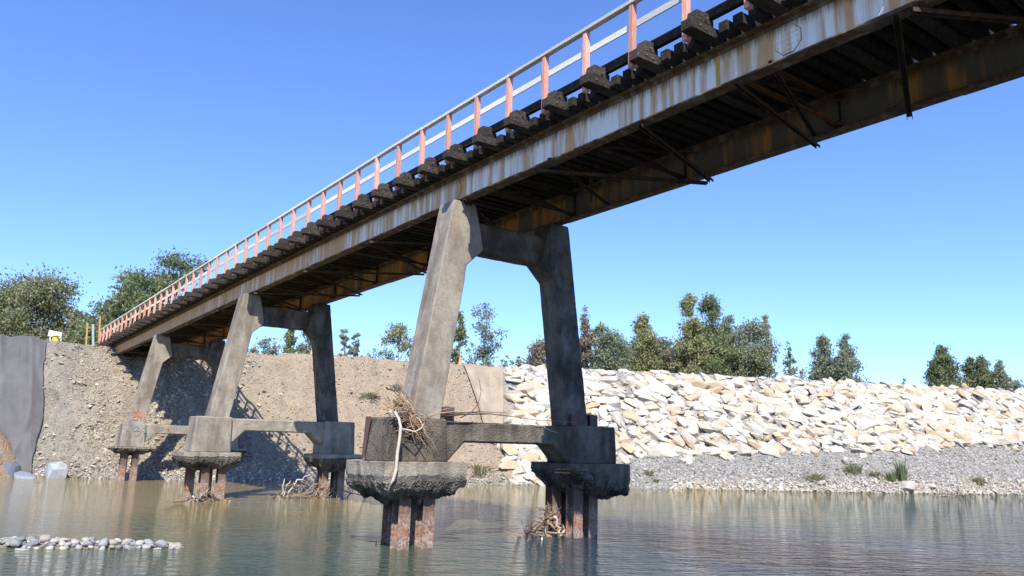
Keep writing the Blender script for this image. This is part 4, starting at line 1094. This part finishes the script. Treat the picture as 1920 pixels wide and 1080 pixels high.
strokes('chalk_marks', yb_, [ov(256, 807, 7, 9.5), [(256, 799), (256, 816)], [(249, 807), (264, 807)], [(253, 801), (256, 799), (260, 801), (259, 806), (254, 806)], [(236, 803), (236, 812)], [(236, 803), (240, 803), (240, 807), (236, 807)],
                             [(269, 802), (273, 802), (272, 807), (268, 807)], [(268, 808), (274, 810), (268, 812)]], 0.035, chalk, p0)
strokes('chalk_marks', P0 - 0.60, [ov(299, 804, 2.2, 3, 8), ov(304, 804, 2.2, 3, 8), [(326, 802), (332, 802)], [(329, 802), (329, 808)], [(334, 801), (334, 808)], [(347, 801), (347, 809)]], 0.03, chalk, p0)
strokes('graffiti', P0 - 0.60, [[(313, 804), (317, 802), (318, 806), (313, 807)], [(316, 806), (320, 809)]], 0.04, orange_paint, p0)

# ------------------------------------------------------------------ things at the bridge end
def post(px, top, bot, w, mat, dist_y, label, tilt=0.0):
    a, b = on_y(px, bot, dist_y), on_y(px + tilt, top, dist_y)
    mb = MB(); mb.bar(tuple(a - np.array([0, 0, 0.4])), tuple(b), w, w, (0, 1, 0))
    return tag(build('marker_post', mb, mat, bevel=0.01), label, 'post', 'posts at the left bridge end')
post(162, 607, 647, 0.13, yellow_paint, 75, 'short leaning ochre yellow post left of the grey one', 2)
post(176, 608, 648, 0.17, grey_paint, 75.5, 'pale grey post between two ochre ones at the left bridge end', -2)
post(186, 593, 640, 0.13, yellow_paint, 77.5, 'tallest ochre yellow post touching the left end of the railing', 2)
bt = thing('barrier_board', tuple(on_y(104, 637, 80)), 'small white barrier board on two legs above the geotextile edge', 'barrier')
a, b = on_y(91.5, 619, 80), on_y(116, 624, 80)
mb = MB(); mb.bar(tuple(a - np.array([0, 0, 0.25])), tuple(b - np.array([0, 0, 0.25])), 0.05, 0.55); build('board', mb, white_paint, bt)
for px, t0 in ((94, 621), (114, 624)):
    a, b = on_y(px, t0, 80.06), on_y(px, 642, 80.06); mb = MB(); mb.bar(tuple(a), tuple(b), 0.10, 0.06, (0, 1, 0)); build('leg', mb, white_paint, bt)
q = on_y(104, 637, 79.5); mb = MB()
mb.tube([(q[0], q[1], q[2] - 0.3 + z) for z in (0, 0.25, 0.55, 0.6, 0.72, 0.78)], [0.30, 0.30, 0.22, 0.34, 0.20, 0.05], 12)
tag(build('warning_drum', mb, yellow_drum, smooth=True, sharp=40), 'yellow plastic warning drum in front of the white barrier board', 'drum')
def cone(px, py, label):
    p = beach_pt(px, py); p = Vector((p.x + 0.5, p.y + 0.9, p.z)); r_ = thing('traffic_cone', tuple(p), label, 'traffic cone', 'cones on the levee crest')
    mb = MB(); mb.tube([p + Vector((0, 0, z)) for z in (0.03, 0.35, 0.62, 0.95)], [0.24, 0.16, 0.10, 0.035], 12); build('body', mb, cone_mat, r_, smooth=True, sharp=40)
    mb = MB(); mb.box(p.x - 0.28, p.x + 0.28, p.y - 0.28, p.y + 0.28, p.z - 0.15, p.z + 0.03); build('base', mb, cone_mat, r_)
cone(581, 667, 'orange cone on the crest between the legs of the middle pier')
cone(865, 683, 'orange cone on the crest above the brown fabric strip')

# ------------------------------------------------------------------ driftwood
def branch_mesh(p, q, r0, r1, wob, r, n=7, sag=0.0):
    p, q = Vector(p), Vector(q); pts = []
    for i in range(n):
        t = i / (n - 1); o = Vector((r.uniform(-1, 1), r.uniform(-1, 1), r.uniform(-1, 1))) * wob * (0.2 + math.sin(t * 3.14))
        pts.append(p.lerp(q, t) + o + Vector((0, 0, -sag * math.sin(t * 3.14))))
    mb = MB(); mb.tube(pts, [r0 + (r1 - r0) * i / (n - 1) for i in range(n)], 6); return mb, pts
def P(px, py, y): return tuple(on_y(px, py, y))
r5 = random.Random(5)
dw = thing('driftwood_bundle', P(755, 770, P2 - 0.6), 'tangled bundle of tan twigs heaped on the nearest pier left block', 'driftwood')
yb0 = P2 - 0.55
for (a, b, r0, r1, m_) in [((742, 742), (806, 850), .030, .012, drift_tan), ((752, 738), (800, 815), .026, .012, drift_pale), ((738, 750), (790, 800), .022, .01, drift_tan),
                           ((756, 745), (802, 832), .022, .010, drift_tan), ((728, 772), (795, 778), .020, .010, drift_pale), ((730, 764), (785, 770), .020, .010, drift_tan),
                           ((741, 752), (738, 775), .028, .016, drift_tan), ((724, 727), (748, 742), .024, .010, drift_dark), ((760, 760), (778, 796), .022, .008, drift_pale),
                           ((770, 762), (826, 858), .016, .006, drift_grey), ((735, 780), (772, 762), .018, .008, drift_tan)]:
    mb, _ = branch_mesh(P(*a, yb0 - r5.uniform(.2, .5)), P(*b, yb0 - r5.uniform(.3, .55)), r0, r1, 0.05, r5); build('branch', mb, m_, dw, smooth=True)
mb = MB()
for _ in range(150):
    t = r5.uniform(0, 1); cx, cy = 740 + 50 * t + r5.gauss(0, 9), 758 + 55 * t * t + r5.gauss(0, 12)
    an = r5.choice((r5.uniform(-0.3, 0.5), r5.uniform(0.8, 1.3))); ln = r5.uniform(12, 34); yy = yb0 - r5.uniform(0.0, 0.5)
    m2, _ = branch_mesh(P(cx - math.cos(an) * ln / 2, cy - math.sin(an) * ln / 2, yy), P(cx + math.cos(an) * ln / 2, cy + math.sin(an) * ln / 2, yy - r5.uniform(-.15, .15)), 0.011, 0.004, 0.035, r5, 5); mb.add(m2.v, m2.f)
tag(build('twigs', mb, drift_tan, dw), kind='stuff')
mb = MB(); yc_ = P2 - 1.22
pts = [P(740, 772, yc_ + .25), P(748, 785, yc_ + .1), P(751, 800, yc_), P(749, 825, yc_), P(745, 850, yc_), P(743, 880, yc_ - .02), P(738, 900, yc_), P(725, 920, yc_ + .02)]
mb.tube(pts, [.030, .034, .040, .042, .042, .045, .048, .030], 8)
tag(build('bleached_branch', mb, drift_pale, smooth=True), 'long bleached branch hanging down over the nearest pier left pile cap', 'branch')
mb = MB(); pts = [P(753, 804, yc_ + .2), P(765, 806, yc_ + .1), P(778, 810, yc_), P(790, 803, yc_ + .1), P(796, 792, yc_ + .3)]
mb.tube(pts, [.020, .022, .022, .020, .014], 6); tag(build('curved_branch', mb, drift_pale, smooth=True), 'short curved branch looping from the bleached one under the twig bundle', 'branch')
lb_ = thing('long_branch', P(900, 780, P2 - .4), 'long thin leafless branch lying across the nearest pier lower beam', 'branch')
for (pl, r0, m_) in [([(798, 784), (818, 776), (850, 772), (900, 774), (950, 779), (1010, 788), (1082, 792)], .022, drift_tan),
                     ([(826, 777), (860, 775), (900, 772), (950, 774)], .020, drift_dark), ([(862, 784), (885, 772), (897, 757), (902, 735), (899, 715), (896, 708)], .014, drift_dark),
                     ([(826, 781), (870, 777), (920, 776), (960, 781)], .026, drift_dark), ([(803, 778), (830, 768), (860, 762)], .008, drift_pale), ([(1020, 800), (1032, 808), (1048, 812)], .016, drift_pale),
                     ([(940, 776), (930, 783), (925, 790)], .008, drift_dark), ([(1060, 791), (1058, 797), (1055, 800)], .010, drift_tan)]:
    mb = MB(); n = len(pl); mb.tube([P(*a, P2 - 0.66 - 0.12 * math.sin(i * 1.3)) for i, a in enumerate(pl)], [r0 * (1 - .6 * i / (n - 1)) for i in range(n)], 6); build('branch', mb, m_, lb_, smooth=True)
def debris(name, cx, wy, spread, hgt, n, label, y, big=()):
    """a snagged heap: some big limbs as parts, the small stuff joined"""
    c0 = on_z(cx, wy, 0); root = thing(name, tuple(c0), label, 'driftwood', 'driftwood snagged at the pier feet'); r = random.Random(cx)
    for (a, b, r0, m_) in big:
        mb, _ = branch_mesh(P(*a, y), P(*b, y + r.uniform(-.3, .3)), r0, r0 * .45, r0 * 2, r, 7); build('branch', mb, m_, root, smooth=True)
    for k, m_ in enumerate((drift_grey, drift_tan, drift_dark)):
        mb = MB()
        for _ in range(n):
            a = r.uniform(0, 6.28); d = r.uniform(0, 1); p = Vector(c0) + Vector((math.cos(a) * spread * d, math.sin(a) * spread * .5 * d, r.uniform(-.05, hgt * (1 - d))))
            q = p + Vector((r.gauss(0, .35), r.gauss(0, .2), r.gauss(0.05, .22))) ; q.z = max(q.z, -.05)
            m2, _ = branch_mesh(p, q, r.uniform(.014, .034), .008, .04, r, 4); mb.add(m2.v, m2.f)
        tag(build('twigs', mb, m_, root), kind='stuff')
    return root
y2w = float(on_z(1040, 1006, 0)[1])
debris('driftwood_pile', 1032, 1003, 1.0, 0.95, 42, 'root wad and pale limbs snagged at the nearest pier right piles', y2w,
       [((1010, 1010), (1045, 995), .075, drift_grey), ((985, 1000), (1012, 985), .05, drift_dark), ((1028, 975), (1046, 1006), .05, drift_tan), ((1040, 970), (1052, 1000), .05, drift_pale),
        ((1046, 1008), (1078, 985), .07, drift_pale), ((1020, 1004), (1062, 1006), .06, drift_tan), ((1008, 948), (1024, 976), .025, drift_tan), ((1026, 950), (1022, 985), .03, drift_dark),
        ((1055, 985), (1060, 1008), .03, drift_pale), ((1030, 968), (1052, 950), .03, drift_dark)])
y1w = float(on_z(570, 934, 0)[1])
debris('driftwood_pile', 575, 934, 2.1, 0.9, 45, 'wide heap of grey twigs with tall pale limbs at the middle pier right piles', y1w,
       [((528, 934), (533, 898), .045, drift_pale), ((528, 934), (545, 902), .05, drift_pale), ((536, 933), (552, 906), .05, drift_pale), ((550, 908), (582, 890), .05, drift_pale),
        ((555, 932), (566, 910), .03, drift_grey), ((565, 928), (600, 905), .035, drift_grey), ((590, 932), (610, 895), .04, drift_tan), ((645, 920), (690, 934), .03, drift_dark), ((650, 934), (672, 905), .03, drift_dark)])
y1l = float(on_z(380, 940, 0)[1])
debris('driftwood_pile', 380, 940, 1.3, 0.45, 16, 'low raft of branches floating at the middle pier left piles', y1l,
       [((345, 942), (400, 940), .06, drift_grey), ((360, 930), (372, 942), .05, drift_pale), ((388, 926), (405, 940), .05, drift_dark), ((375, 938), (384, 915), .06, drift_grey), ((352, 936), (366, 944), .035, drift_dark)])
debris('driftwood_pile', 1795, 930, 2.2, 0.35, 22, 'flat grey driftwood mat at the water edge of the right beach', float(on_z(1795, 929, 0)[1]), [((1760, 930), (1815, 926), .06, drift_grey)])
# a snag in the open water by the nearest pier
mb = MB(); mb.tube([P(705, 1024, 19.2), P(706, 1012, 19.2)], [.03, .015], 5); tag(build('water_snag', mb, drift_dark), 'thin dark twig sticking out of the water left of the nearest piles', 'twig')
